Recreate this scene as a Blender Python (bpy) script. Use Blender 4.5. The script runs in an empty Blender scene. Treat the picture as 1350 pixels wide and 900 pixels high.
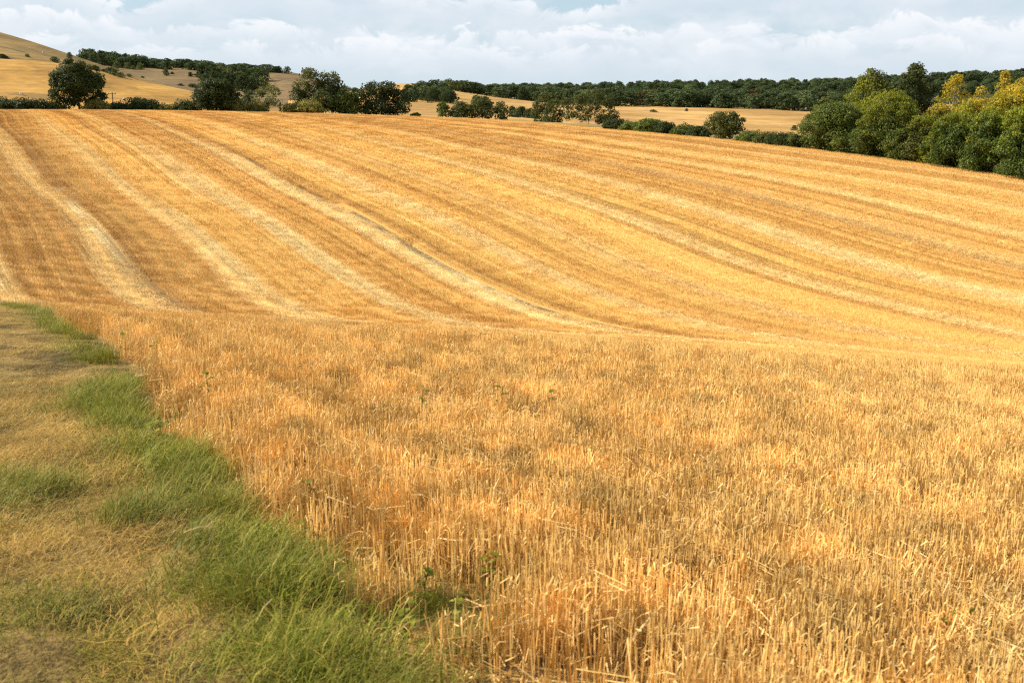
import bpy, math, random
import numpy as np
from mathutils import Vector, Matrix, noise

sc = bpy.context.scene
COL = sc.collection
R = math.radians
rng = np.random.default_rng(7)
random.seed(7)

# ------------------------------------------------------------------ camera
F, PITCH, EYE = 1312.0, R(13.3), 1.7
cam = bpy.data.cameras.new("camera")
cam.sensor_width = 36.0
cam.lens = 36.0 * F / 1350.0
cam.clip_start, cam.clip_end = 0.05, 20000.0
cam.dof.use_dof = True
cam.dof.focus_distance = 40.0
cam.dof.aperture_fstop = 5.0
camo = bpy.data.objects.new("camera", cam)
camo.location = (0, 0, EYE)
camo.rotation_euler = (R(90) - PITCH, 0, 0)
COL.objects.link(camo)
sc.camera = camo

# ------------------------------------------------------------------ light
SUN_AZ, SUN_EL = R(-80), R(35)
SUN_DIR = Vector((math.sin(SUN_AZ) * math.cos(SUN_EL), math.cos(SUN_AZ) * math.cos(SUN_EL), math.sin(SUN_EL)))
sun = bpy.data.lights.new("sun", "SUN")
sun.energy = 4.8
sun.angle = R(0.5)
sun.color = (1.0, 0.93, 0.80)
suno = bpy.data.objects.new("sun", sun)
suno.rotation_euler = SUN_DIR.to_track_quat("Z", "Y").to_euler()
suno.location = (-60, 0, 60)
COL.objects.link(suno)

sc.view_settings.view_transform = "Standard"
sc.view_settings.look = "None"
sc.view_settings.gamma = 1.0
sc.view_settings.exposure = 0.95
sc.view_settings.use_curve_mapping = False
sc.cycles.max_bounces = 6
sc.cycles.diffuse_bounces = 3
sc.cycles.transmission_bounces = 4
sc.cycles.use_denoising = False
sc.cycles.pixel_filter_type = "BLACKMAN_HARRIS"
sc.cycles.filter_width = 1.2


# ------------------------------------------------------------------ node helper
class NT:
    def __init__(self, tree):
        self.t = tree

    def node(self, typ, **kw):
        n = self.t.nodes.new(typ)
        for k, v in kw.items():
            setattr(n, k, v)
        return n

    def put(self, sock, v):
        if v is None:
            return
        if isinstance(v, bpy.types.NodeSocket):
            self.t.links.new(v, sock)
        else:
            if sock.type == "RGBA" and len(v) == 3:
                v = (*v, 1.0)
            sock.default_value = v

    def m(self, op, a, b=None, c=None, clamp=False):
        n = self.node("ShaderNodeMath", operation=op, use_clamp=clamp)
        self.put(n.inputs[0], a)
        self.put(n.inputs[1], b)
        self.put(n.inputs[2], c)
        return n.outputs[0]

    def ramp(self, x, a, b, lo=0.0, hi=1.0, smooth=True):
        n = self.node("ShaderNodeMapRange", interpolation_type="SMOOTHSTEP" if smooth else "LINEAR")
        self.put(n.inputs["Value"], x)
        self.put(n.inputs["From Min"], a)
        self.put(n.inputs["From Max"], b)
        self.put(n.inputs["To Min"], lo)
        self.put(n.inputs["To Max"], hi)
        return n.outputs[0]

    def xyz(self, x, y, z=0.0):
        n = self.node("ShaderNodeCombineXYZ")
        self.put(n.inputs[0], x)
        self.put(n.inputs[1], y)
        self.put(n.inputs[2], z)
        return n.outputs[0]

    def sep(self, v):
        n = self.node("ShaderNodeSeparateXYZ")
        self.put(n.inputs[0], v)
        return n.outputs

    def noise(self, vec, scale=1.0, detail=3.0, rough=0.55, dist=0.0):
        n = self.node("ShaderNodeTexNoise")
        self.put(n.inputs["Vector"], vec)
        n.inputs["Scale"].default_value = scale
        n.inputs["Detail"].default_value = detail
        n.inputs["Roughness"].default_value = rough
        n.inputs["Distortion"].default_value = dist
        return n.outputs["Fac"]

    def mix(self, f, a, b, blend="MIX"):
        n = self.node("ShaderNodeMix", data_type="RGBA", blend_type=blend)
        self.put(n.inputs[0], f)
        self.put(n.inputs[6], a)
        self.put(n.inputs[7], b)
        return n.outputs[2]

    def pos(self):
        return self.node("ShaderNodeNewGeometry").outputs["Position"]

    def attr(self, name, out="Fac"):
        return self.node("ShaderNodeAttribute", attribute_name=name).outputs[out]

    def scale_col(self, col, f):
        n = self.node("ShaderNodeVectorMath", operation="SCALE")
        self.put(n.inputs[0], col)
        self.put(n.inputs["Scale"], f)
        return n.outputs[0]


def new_mat(name):
    m = bpy.data.materials.new(name)
    m.use_nodes = True
    m.node_tree.nodes.clear()
    nt = NT(m.node_tree)
    out = nt.node("ShaderNodeOutputMaterial")
    return m, nt, out


def principled(nt, out, col, rough=0.8, spec=0.2, normal=None):
    b = nt.node("ShaderNodeBsdfPrincipled")
    nt.put(b.inputs["Base Color"], col)
    nt.put(b.inputs["Roughness"], rough)
    nt.put(b.inputs["Specular IOR Level"], spec)
    if normal is not None:
        nt.put(b.inputs["Normal"], normal)
    nt.t.links.new(b.outputs[0], out.inputs[0])
    return b


def leafy(nt, out, col, trans=0.3, rough=0.6, spec=0.25, transcol=None):
    """thin leaf: principled reflection plus light coming through"""
    b = nt.node("ShaderNodeBsdfPrincipled")
    nt.put(b.inputs["Base Color"], col)
    b.inputs["Roughness"].default_value = rough
    b.inputs["Specular IOR Level"].default_value = spec
    t = nt.node("ShaderNodeBsdfTranslucent")
    nt.put(t.inputs[0], transcol if transcol is not None else col)
    x = nt.node("ShaderNodeMixShader")
    x.inputs[0].default_value = trans
    nt.t.links.new(b.outputs[0], x.inputs[1])
    nt.t.links.new(t.outputs[0], x.inputs[2])
    nt.t.links.new(x.outputs[0], out.inputs[0])


# ------------------------------------------------------------------ world: daylight sky with cumulus
world = bpy.data.worlds.new("World")
sc.world = world
world.use_nodes = True
world.node_tree.nodes.clear()
w = NT(world.node_tree)
wout = w.node("ShaderNodeOutputWorld")
bg = w.node("ShaderNodeBackground")
bg.inputs["Strength"].default_value = 0.062
sky = w.node("ShaderNodeTexSky", sky_type="NISHITA")
sky.sun_disc = False
sky.sun_elevation = SUN_EL
sky.sun_rotation = SUN_AZ
sky.air_density = 1.0
sky.dust_density = 0.6
sky.ozone_density = 1.5
d = w.node("ShaderNodeTexCoord").outputs["Generated"]
dx, dy, dz = w.sep(d)
az = w.m("ARCTAN2", dx, dy)
el = w.m("ARCSINE", dz)


def bank(el0, amp, sc, off, h, amount):
    """a bank of cumulus: billowing tops, bases dissolving downwards"""
    a_ = w.m("MULTIPLY", az, sc)
    t1 = w.noise(w.xyz(w.m("ADD", a_, off), w.m("MULTIPLY", el, 4.0), off), 1.0, 2.0, 0.5)
    t2 = w.noise(w.xyz(w.m("MULTIPLY", az, 22.0), w.m("MULTIPLY", el, 34.0), off + 2.0), 1.0, 5.0, 0.6, 0.6)
    top = w.m("ADD", w.m("ADD", el0 - 0.5 * amp, w.m("MULTIPLY", t1, amp)), w.m("MULTIPLY", w.m("SUBTRACT", t2, 0.5), 0.062))
    dd = w.m("SUBTRACT", top, el)
    m1 = w.ramp(dd, 0.0, 0.007)
    m2 = w.ramp(dd, h, 0.0)
    head = w.m("MULTIPLY", w.ramp(dd, 0.030, 0.003), w.ramp(t2, 0.36, 0.62))
    return w.m("MULTIPLY", w.m("MULTIPLY", m1, m2), amount), head


cl_u, cl_v = w.m("ADD", w.m("MULTIPLY", az, 5.0), 3.1), w.m("MULTIPLY", el, 9.0)
n0 = w.noise(w.xyz(cl_u, cl_v), 1.3, 6.0, 0.55, 0.2)
dens = w.ramp(n0, 0.47, 0.60, 0.0, 0.8)
lit = w.ramp(n0, 0.5, 0.68, 0.0, 0.7)
veil_n = w.noise(w.xyz(w.m("MULTIPLY", az, 2.0), w.m("MULTIPLY", el, 9.0), 7.0), 1.3, 4.0, 0.5)
veil = w.ramp(el, 0.11, 0.0, 0.0, 1.0)
veil = w.m("ADD", w.m("MULTIPLY", veil, 0.50), w.m("MULTIPLY", veil_n, 0.35), clamp=True)
SKYV = (6.0, 6.75, 7.5)
skyc = w.mix(0.70, sky.outputs[0], (4.3, 5.9, 6.9))
skyc = w.mix(veil, skyc, SKYV)
cloudc = w.mix(lit, (6.5, 7.0, 7.6), (8.2, 8.35, 8.6))
thin = w.ramp(el, 0.015, 0.05, 0.25, 0.92)
allc = w.mix(w.m("MULTIPLY", dens, thin), skyc, cloudc)
for args in ((0.112, 0.10, 5.0, 1.0, 0.075, 0.85), (0.080, 0.07, 7.0, 4.3, 0.055, 0.8), (0.060, 0.045, 8.0, 9.1, 0.045, 0.6), (0.20, 0.10, 3.0, 13.0, 0.12, 0.8), (0.36, 0.16, 2.0, 17.0, 0.2, 0.8)):
    mk, head = bank(*args)
    allc = w.mix(mk, allc, w.mix(head, (6.3, 6.85, 7.5), (8.5, 8.6, 8.8)))
world.node_tree.links.new(allc, bg.inputs[0])
world.node_tree.links.new(bg.outputs[0], wout.inputs[0])


# ------------------------------------------------------------------ measuring helpers
def ray(px, row):
    """azimuth and slope of the line of sight through a pixel of the 1350x900 photograph"""
    x, y = (px - 675) / F, (450 - row) / F
    fy = math.cos(PITCH) + y * math.sin(PITCH)
    fz = -math.sin(PITCH) + y * math.cos(PITCH)
    return math.atan2(x, fy), fz / math.hypot(x, fy)


def at(px, D, row):
    a, t = ray(px, row)
    return Vector((D * math.sin(a), D * math.cos(a), EYE + D * t))


# ------------------------------------------------------------------ terrain of the field
DS0 = [22, 32, 45, 55, 65, 80, 95, 112, 135, 160, 190, 220, 240]
AZS = np.radians([-35.1, -27.1, -19.9, -11.8, -3.3, 5.5, 14.0, 21.9, 27.4, 35.5])
ZT = np.array([[-1.71, -3.13, -4.95, -5.67, -5.51, -5.3, -5.12, -4.7, -3.79, -2.51, -0.9, 0.25, 0.42], [-2.37, -4.03, -6.25, -7.48, -7.81, -7.41, -6.89, -6.09, -4.27, -2.25, -0.53, 0.62, 0.83], [-2.86, -4.69, -7.17, -8.73, -9.38, -8.89, -7.92, -6.74, -4.42, -2.14, -0.52, 0.49, 0.69], [-3.29, -5.24, -7.92, -9.73, -10.6, -10.07, -8.54, -6.96, -4.41, -2.18, -0.83, -0.08, 0.03], [-3.62, -5.66, -8.46, -10.42, -11.4, -10.88, -8.78, -6.85, -4.37, -2.47, -1.52, -1.1, -1.12], [-3.83, -5.93, -8.78, -10.79, -11.81, -11.3, -8.78, -6.64, -4.47, -3.07, -2.58, -2.5, -2.67], [-3.91, -6.06, -8.91, -10.92, -11.93, -11.39, -8.77, -6.61, -4.89, -4.02, -3.91, -4.09, -4.4], [-3.88, -6.08, -8.91, -10.89, -11.91, -11.28, -8.91, -6.97, -5.74, -5.27, -5.4, -5.71, -6.13], [-3.81, -6.05, -8.86, -10.83, -11.87, -11.11, -9.18, -7.54, -6.66, -6.37, -6.55, -6.87, -7.33], [-3.62, -5.96, -8.76, -10.71, -11.83, -10.79, -9.98, -9.05, -8.62, -8.36, -8.41, -8.55, -9.02]])
DSA = np.array([0, 4, 8, 12] + DS0 + [262, 300, 420], float)
# smooth the table over the compass once, then keep polynomial coefficients
CO = np.linalg.lstsq(np.vander(AZS, 4), ZT, rcond=None)[0]


def zfun(x, y):
    x, y = np.asarray(x, float), np.asarray(y, float)
    D = np.hypot(x, y)
    a = np.clip(np.arctan2(x, y), AZS[0], AZS[-1])
    zz = np.stack([np.polyval(CO[:, i], a) for i in range(len(DS0))], -1)
    nr = -.12 * np.cos(a) - .04 * np.sin(a)
    crest = zz[..., -1]
    far = np.stack([crest - 1.2, np.full_like(crest, -12.5), np.full_like(crest, -15.0)], -1)
    zz = np.concatenate([nr[..., None] * DSA[:4], zz, far], -1)
    i = np.clip(np.searchsorted(DSA, D, side="right") - 1, 0, len(DSA) - 2)
    mm = np.gradient(zz, DSA, axis=-1)
    tk = lambda q, j: np.take_along_axis(q, j[..., None], -1)[..., 0]
    h = DSA[i + 1] - DSA[i]
    t = np.clip((D - DSA[i]) / h, 0, 1)
    z0, z1, m0, m1 = tk(zz, i), tk(zz, i + 1), tk(mm, i), tk(mm, i + 1)
    return (2 * t**3 - 3 * t * t + 1) * z0 + (t**3 - 2 * t * t + t) * h * m0 + (-2 * t**3 + 3 * t * t) * z1 + (t**3 - t * t) * h * m1


PH = R(-30)                      # drilling direction of the field
CU, SU = math.cos(PH), math.sin(PH)
V_EDGE, V_FAR, D_CREST = 1.30, 112.0, 236.0


def uv_of(x, y):
    return x * SU + y * CU, x * CU - y * SU      # u along the rows, v across


def edge_v(u):
    return V_EDGE + .028 * np.clip(u - 3, 0, 25) + .10 * np.sin(u * .55 + .6) + .08 * np.sin(u * 1.37) + .06 * np.sin(u * 3.1 + 1)


def lump(x, y):
    """tussocky micro relief of the grass margin"""
    u, v = uv_of(x, y)
    e = edge_v(u)
    bank = .08 * np.exp(-((v - e + .32) / .30) ** 2) - .06 * np.exp(-((v - e - .18) / .16) ** 2)
    rut = -.05 * np.exp(-((v - e + .9) / .3) ** 2)
    b = .038 * np.sin(3.1 * x + 1.7 * y) * np.sin(2.3 * y - 1.1 * x + 1) + .03 * np.sin(7.1 * x - 3 * y) * np.sin(5.3 * y + 2.2 * x)
    k = np.clip((e + .4 - v) / .4, 0, 1)
    f = np.clip(1 - (np.hypot(x, y) - 30) / 15, 0, 1)
    near = np.clip((11 - np.hypot(x, y)) / 6, .25, 1)
    return (bank + rut + b * k) * near * f


def ground(x, y):
    return zfun(x, y) + lump(np.asarray(x, float), np.asarray(y, float))


def gz(x, y):
    return float(ground(np.array([x]), np.array([y]))[0])


def hit_field(px, row):
    """where the line of sight through a pixel meets the field"""
    a, t = ray(px, row)
    D = np.linspace(2, 300, 6000)
    z = ground(D * math.sin(a), D * math.cos(a))
    k = int(np.argmax(z > EYE + D * t))
    return Vector((D[k] * math.sin(a), D[k] * math.cos(a), float(z[k])))


def mesh_obj(name, verts, faces, mat, parent=None, smooth=False, mats=None):
    me = bpy.data.meshes.new(name)
    me.from_pydata([tuple(v) for v in verts] if not isinstance(verts, np.ndarray) else verts.tolist(), [],
                   faces if not isinstance(faces, np.ndarray) else faces.tolist())
    for q in (mats or [mat]):
        me.materials.append(q)
    if smooth:
        me.polygons.foreach_set("use_smooth", np.ones(len(me.polygons), bool))
    o = bpy.data.objects.new(name, me)
    COL.objects.link(o)
    o.parent = parent
    return o


def set_attr(me, name, vals, typ="FLOAT", dom="POINT"):
    at_ = me.attributes.new(name, typ, dom)
    at_.data.foreach_set("vector" if typ == "FLOAT_VECTOR" else "value", np.ascontiguousarray(vals).ravel())


def tag(o, label=None, cat=None, group=None, kind=None):
    if label:
        o["label"] = label
    if cat:
        o["category"] = cat
    if group:
        o["group"] = group
    if kind:
        o["kind"] = kind
    return o


def thing(name, label, cat, loc, group=None, rz=0.0):
    o = bpy.data.objects.new(name, None)
    o.empty_display_size = 0.2
    o.location = loc
    o.rotation_euler = (0, 0, rz)
    COL.objects.link(o)
    return tag(o, label, cat, group)


# ------------------------------------------------------------------ straw colour shared by soil, stubble and litter
def field_colour(nt, straw_only=False):
    """albedo of the harvested field from the place on the ground: rows, straw swaths, wheelings"""
    px, py, pz = nt.sep(nt.pos())
    u = nt.m("ADD", nt.m("MULTIPLY", px, SU), nt.m("MULTIPLY", py, CU))
    v = nt.m("SUBTRACT", nt.m("MULTIPLY", px, CU), nt.m("MULTIPLY", py, SU))
    vw = nt.m("ADD", v, nt.m("MULTIPLY", nt.m("SINE", nt.m("ADD", nt.m("MULTIPLY", u, 0.045), 1.0)), 0.6))
    vw = nt.m("ADD", vw, nt.m("MULTIPLY", nt.m("SINE", nt.m("ADD", nt.m("MULTIPLY", u, 0.11), nt.m("MULTIPLY", v, 0.1))), 0.3))
    # ragged swaths of pale straw about every eight metres
    fr = nt.m("FRACT", nt.m("DIVIDE", nt.m("ADD", vw, 2.4), 7.9))
    tri = nt.m("ABSOLUTE", nt.m("SUBTRACT", fr, 0.5))
    rag = nt.noise(nt.xyz(nt.m("MULTIPLY", u, 0.012), nt.m("MULTIPLY", v, 0.8), 5.0), 1.0, 3.0, 0.55)
    rag2 = nt.noise(nt.xyz(nt.m("MULTIPLY", u, 1.8), nt.m("MULTIPLY", v, 4.0), 6.0), 1.0, 4.0, 0.7)
    rag = nt.m("ADD", nt.m("MULTIPLY", nt.m("SUBTRACT", rag, 0.5), 0.5), nt.m("MULTIPLY", nt.m("SUBTRACT", rag2, 0.5), 0.22))
    sw = nt.m("MULTIPLY", nt.ramp(nt.m("ADD", tri, rag), 0.22, 0.07), nt.ramp(v, 38.0, 85.0, 1.0, 0.55))
    swamt = nt.noise(nt.xyz(nt.m("MULTIPLY", u, 0.004), nt.m("MULTIPLY", v, 0.09), 9.0), 1.0, 2.0)
    dip = nt.m("MULTIPLY", nt.ramp(u, 185.0, 70.0, 0.40, 1.0), nt.ramp(u, 22.0, 36.0, 0.12, 1.0))
    sw = nt.m("MULTIPLY", nt.m("MULTIPLY", sw, nt.ramp(swamt, 0.32, 0.60, 0.25, 1.0)), dip)
    # drifts and fine lines stretched along the rows
    drift = nt.noise(nt.xyz(nt.m("MULTIPLY", u, 0.003), nt.m("MULTIPLY", vw, 0.24), 2.0), 1.0, 2.0, 0.5)
    streak = nt.noise(nt.xyz(nt.m("MULTIPLY", u, 0.005), nt.m("MULTIPLY", vw, 1.5), 4.0), 1.0, 4.0, 0.6)
    line = nt.noise(nt.xyz(nt.m("MULTIPLY", u, 0.008), nt.m("MULTIPLY", vw, 5.0), 14.0), 1.0, 2.0, 0.6)
    fleck = nt.noise(nt.xyz(px, py, 0.0), 4.0, 4.0, 0.7)
    drift = nt.m("ADD", nt.ramp(u, 45.0, 25.0, 0.50, 0.60), nt.m("MULTIPLY", nt.m("SUBTRACT", drift, 0.5), nt.ramp(u, 20.0, 45.0, 0.35, 1.15)))
    c = nt.mix(nt.ramp(drift, 0.36, 0.64), (0.56, 0.282, 0.056), (0.75, 0.450, 0.118))
    c = nt.mix(nt.ramp(streak, 0.34, 0.66, 0.0, 0.8), c, nt.mix(0.55, c, (0.86, 0.59, 0.21)))
    c = nt.mix(nt.m("MULTIPLY", sw, 0.92), c, (0.90, 0.72, 0.36))
    c = nt.scale_col(c, nt.m("MULTIPLY", nt.ramp(streak, 0.25, 0.75, 0.84, 1.12), nt.ramp(line, 0.3, 0.7, 0.88, 1.12)))
    if straw_only:
        return c, u, v, fleck, sw
    c = nt.scale_col(c, nt.ramp(fleck, 0.3, 0.7, 0.84, 1.14))
    return c, u, v, fleck, sw


# the sheet: soil and litter in the field, thatch on the margin, pasture beyond the far boundary
gm, nt, out = new_mat("field_ground")
c, u, v, fleck, sw = field_colour(nt)
px_, py_, pz_ = nt.sep(nt.pos())
Dn = nt.m("SQRT", nt.m("ADD", nt.m("MULTIPLY", px_, px_), nt.m("MULTIPLY", py_, py_)))
soiln = nt.noise(nt.xyz(px_, py_, 0.0), 5.0, 6.0, 0.7)
soil = nt.mix(nt.ramp(soiln, 0.35, 0.65), (0.060, 0.034, 0.016), (0.21, 0.13, 0.065))
littern = nt.noise(nt.xyz(px_, py_, 2.0), 14.0, 5.0, 0.7)
litter = nt.m("MAXIMUM", nt.ramp(littern, 0.40, 0.60, 0.0, 0.8), nt.ramp(sw, 0.2, 0.8, 0.0, 0.9))
litter = nt.m("MAXIMUM", litter, nt.ramp(v, 6.0, 22.0, 0.0, 0.93))      # thinner litter on the poor headland by the path
c = nt.mix(litter, soil, c)
# wheelings: chalk pale and bare earth lines along the rows
for v0, wd, amt in ((35.0, .30, .95), (36.9, .22, .55), (11.3, .14, .35), (13.2, .12, .3), (59.3, .22, .5), (61.1, .2, .5), (83.5, .25, .4), (24.2, .14, .45), (46.8, .16, .45), (72.0, .2, .4)):
    wn = nt.noise(nt.xyz(nt.m("MULTIPLY", u, 0.10), v0), 1.0, 4.0, 0.6)
    dv = nt.m("ABSOLUTE", nt.m("ADD", nt.m("SUBTRACT", v, v0), nt.m("MULTIPLY", nt.m("SUBTRACT", wn, 0.5), 0.9)))
    k = nt.m("MULTIPLY", nt.ramp(dv, wd * 1.6, wd * .5), nt.m("MULTIPLY", nt.ramp(wn, 0.36, 0.56), amt))
    k = nt.m("MULTIPLY", k, nt.m("MULTIPLY", nt.ramp(u, 38, 48), nt.ramp(u, 190, 130)))
    earth = nt.mix(nt.ramp(fleck, 0.46, 0.66), (0.085, 0.050, 0.022), (0.44, 0.31, 0.18))
    c = nt.mix(k, c, earth)
# thin stony patches on the brow of the slope
pt = nt.noise(nt.xyz(nt.m("MULTIPLY", u, 0.03), nt.m("MULTIPLY", v, 0.06), 3.0), 1.0, 3.0)
c = nt.mix(nt.m("MULTIPLY", nt.ramp(pt, 0.60, 0.70), nt.ramp(fleck, 0.45, 0.6, 0.0, 0.35)), c, (0.50, 0.36, 0.25))
# grass margin
gn_ = nt.noise(nt.xyz(px_, py_, 4.0), 1.6, 5.0, 0.65)
thatch = nt.mix(nt.ramp(gn_, 0.38, 0.62), (0.060, 0.042, 0.012), (0.26, 0.165, 0.050))
ev = nt.m("ADD", nt.m("MULTIPLY", nt.m("SINE", nt.m("ADD", nt.m("MULTIPLY", u, .55), .6)), .10), nt.ramp(u, 3.0, 28.0, V_EDGE + .05, V_EDGE + .75, False))
c = nt.mix(nt.ramp(nt.m("SUBTRACT", v, ev), -0.05, 0.25, 1.0, 0.0), c, thatch)
# pasture past the boundary hedge and over the crest
pn = nt.noise(nt.xyz(px_, py_, 0.0), 0.06, 5.0, 0.6)
past = nt.mix(nt.ramp(pn, 0.35, 0.65), (0.17, 0.12, 0.045), (0.34, 0.22, 0.085))
out_ = nt.m("MAXIMUM", nt.ramp(v, V_FAR, V_FAR + 2.0), nt.ramp(Dn, D_CREST, D_CREST + 3.0))
c = nt.mix(out_, c, past)
bmp = nt.node("ShaderNodeBump")
bmp.inputs["Strength"].default_value = 0.9
bmp.inputs["Distance"].default_value = 0.12
bn = nt.m("ADD", fleck, nt.m("MULTIPLY", littern, 0.5))
nt.put(bmp.inputs["Height"], bn)
principled(nt, out, c, 0.9, 0.1, bmp.outputs[0])


def graded(lo, hi, fine, f, a, b):
    """coordinates that are FINE apart between a and b and grow by F per metre outside"""
    mid = list(np.arange(a, b + 1e-6, fine))
    x, s = mid[-1], []
    while x < hi:
        x += max(fine, (x - b) * f + fine)
        s.append(x)
    x, p = mid[0], []
    while x > lo:
        x -= max(fine, (a - x) * f + fine)
        p.append(x)
    return np.array(p[::-1] + mid + s)


gx, gy = graded(-330, 420, .16, .028, -9, 3), graded(-30, 430, .16, .024, 1.5, 20)
X, Y = np.meshgrid(gx, gy, indexing="ij")
Zg = ground(X, Y)
nx_, ny_ = len(gx), len(gy)
idx = np.arange(nx_ * ny_).reshape(nx_, ny_)
fc = np.stack([idx[:-1, :-1], idx[1:, :-1], idx[1:, 1:], idx[:-1, 1:]], -1).reshape(-1, 4)
field = mesh_obj("field", np.stack([X, Y, Zg], -1).reshape(-1, 3), fc, gm, smooth=True)
tag(field, "harvested golden field sloping down and up again to a far crest", "field", kind="structure")

# the low valley floor out to the horizon
vm, nt, out = new_mat("valley_floor")
p3 = nt.pos()
vn = nt.noise(p3, 0.004, 5.0, 0.6)
principled(nt, out, nt.mix(nt.ramp(vn, 0.4, 0.6), (0.10, 0.11, 0.03), (0.30, 0.21, 0.08)), 0.95, 0.1)
S_ = 2700
vv, vf = [], []
for i in range(13):
    for j in range(13):
        vv.append((-S_ + 2 * S_ * i / 12, -S_ + 2 * S_ * j / 12, -30.0))
for i in range(12):
    for j in range(12):
        q = i * 13 + j
        vf.append((q, q + 13, q + 14, q + 1))
tag(mesh_obj("ground", vv, vf, vm), "low valley floor running out to the horizon", "ground", kind="structure")


# ------------------------------------------------------------------ hills beyond the crest
def hill_mat(name, a, b, sa=0.02, extra=None, rows=0.0):
    m, nt, out = new_mat(name)
    p = nt.pos()
    x, y, z = nt.sep(p)
    n1_ = nt.noise(nt.xyz(x, nt.m("MULTIPLY", y, 0.35), nt.m("MULTIPLY", z, 1.5)), sa, 6.0, 0.62)
    n2_ = nt.noise(p, sa * 9, 4.0, 0.7)
    c = nt.mix(nt.ramp(n1_, 0.36, 0.64), a, b)
    c = nt.scale_col(c, nt.ramp(n2_, 0.3, 0.7, 0.84, 1.14))
    n4_ = nt.noise(nt.xyz(nt.m("MULTIPLY", x, 0.012), nt.m("MULTIPLY", y, 0.012), nt.m("MULTIPLY", z, 0.8)), 1.0, 4.0, 0.65)
    c = nt.scale_col(c, nt.ramp(n4_, 0.3, 0.7, 0.80, 1.16))
    if extra:
        n3_ = nt.noise(p, sa * 2.2, 4.0, 0.6)
        c = nt.mix(nt.ramp(n3_, extra[1], extra[1] + 0.1, 0.0, 0.8), c, extra[0])
    principled(nt, out, c, 0.95, 0.08)
    return m


def smooth1(a, k):
    ker = np.hanning(2 * k + 3)[1:-1]
    ker /= ker.sum()
    return np.convolve(np.pad(a, k, mode="edge"), ker, mode="valid")


def loft(name, label, curves, mat, n=150, sub=10, relief=1.0):
    """a hillside through contour lines; each line: (px list, row list or None, D, z list)"""
    P = []
    lo = max(min(cv[0]) for cv in curves)
    hi = min(max(cv[0]) for cv in curves)
    pxs = np.linspace(lo, hi, n)
    for pl, rl, D, zl in curves:
        Dv = smooth1(np.interp(pxs, pl, D if hasattr(D, "__len__") else [D] * len(pl)), 4)
        if rl is not None:
            rr = smooth1(np.interp(pxs, pl, rl), 4)
            pts = [at(p, d_, r_) for p, d_, r_ in zip(pxs, Dv, rr)]
        else:
            zz = np.interp(pxs, pl, zl)
            pts = [Vector((*at(p, d_, 150).xy, z)) for p, d_, z in zip(pxs, Dv, zz)]
        P.append([tuple(q) for q in pts])
    P = np.array(P)
    m = len(P)
    G = np.zeros_like(P)
    G[1:-1] = (P[2:] - P[:-2]) / 2
    G[0], G[-1] = P[1] - P[0], P[-1] - P[-2]
    rows_ = []
    for i in range(m - 1):
        for k in range(sub):
            t = k / sub
            rows_.append((2*t**3-3*t*t+1)*P[i] + (t**3-2*t*t+t)*G[i] + (-2*t**3+3*t*t)*P[i+1] + (t**3-t*t)*G[i+1])
    rows_.append(P[-1])
    Q = np.array(rows_)
    for a_ in range(Q.shape[0]):
        for b_ in range(Q.shape[1]):
            q = Q[a_, b_]
            Q[a_, b_, 2] += relief * noise.noise(Vector((q[0] * .03, q[1] * .03, 0))) * .6
    ii = np.arange(Q.shape[0] * Q.shape[1]).reshape(Q.shape[:2])
    ff = np.stack([ii[:-1, :-1], ii[:-1, 1:], ii[1:, 1:], ii[1:, :-1]], -1).reshape(-1, 4)
    o = mesh_obj(name, Q.reshape(-1, 3), ff, mat, smooth=True)
    return tag(o, label, "hill", kind="structure")


H_gold = hill_mat("gold_pasture", (0.28, 0.142, 0.032), (0.43, 0.235, 0.056), 0.02, ((0.17, 0.10, 0.03), 0.55))
H_dull = hill_mat("rough_down", (0.17, 0.105, 0.034), (0.29, 0.180, 0.060), 0.02, ((0.075, 0.068, 0.024), 0.56))
H_brown = hill_mat("brown_down", (0.125, 0.082, 0.038), (0.21, 0.135, 0.06), 0.015, ((0.085, 0.072, 0.03), 0.57))
H_wood = hill_mat("woodland_floor", (0.022, 0.026, 0.010), (0.050, 0.050, 0.018), 0.015)
H_tan = hill_mat("tan_pasture", (0.31, 0.172, 0.052), (0.47, 0.275, 0.092), 0.012, ((0.16, 0.10, 0.055), 0.58))

XL = [-500, -300, 0, 60, 110, 170, 250, 330, 420, 560]
loft("hill", "golden pasture slope below the upper down", [
    (XL, None, 300, [-18] * 10), (XL, [150, 148, 146, 146, 146, 146, 147, 150, 155, 160], 330, None),
    (XL, [112, 112, 112, 113, 118, 126, 136, 147, 158, 164], 400, None),
    (XL, [70, 72, 77, 81, 91, 104, 120, 138, 156, 165], 470, None), (XL, None, 520, [8, 8, 8, 7, 4, 0, -5, -12, -18, -20])], H_gold)
XL = [-600, -300, -60, 0, 50, 95, 130, 180, 230, 330]
loft("hill", "dull brown upper down rising at the left", [
    (XL, None, 480, [5, 5, 5, 5, 3, 0, -4, -8, -12, -20]), (XL, [60, 60, 66, 72, 80, 90, 100, 114, 130, 150], 540, None),
    (XL, [-20, 0, 36, 50, 64, 80, 93, 107, 122, 146], 640, None), (XL, [-28, -10, 31, 46, 59, 75, 88, 103, 118, 142], 690, None),
    (XL, None, 780, [45, 44, 36, 28, 24, 14, 8, 0, -8, -20])], H_dull)
XL = [-100, 60, 130, 180, 215, 260, 330, 370, 405, 450, 512, 640]
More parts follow.
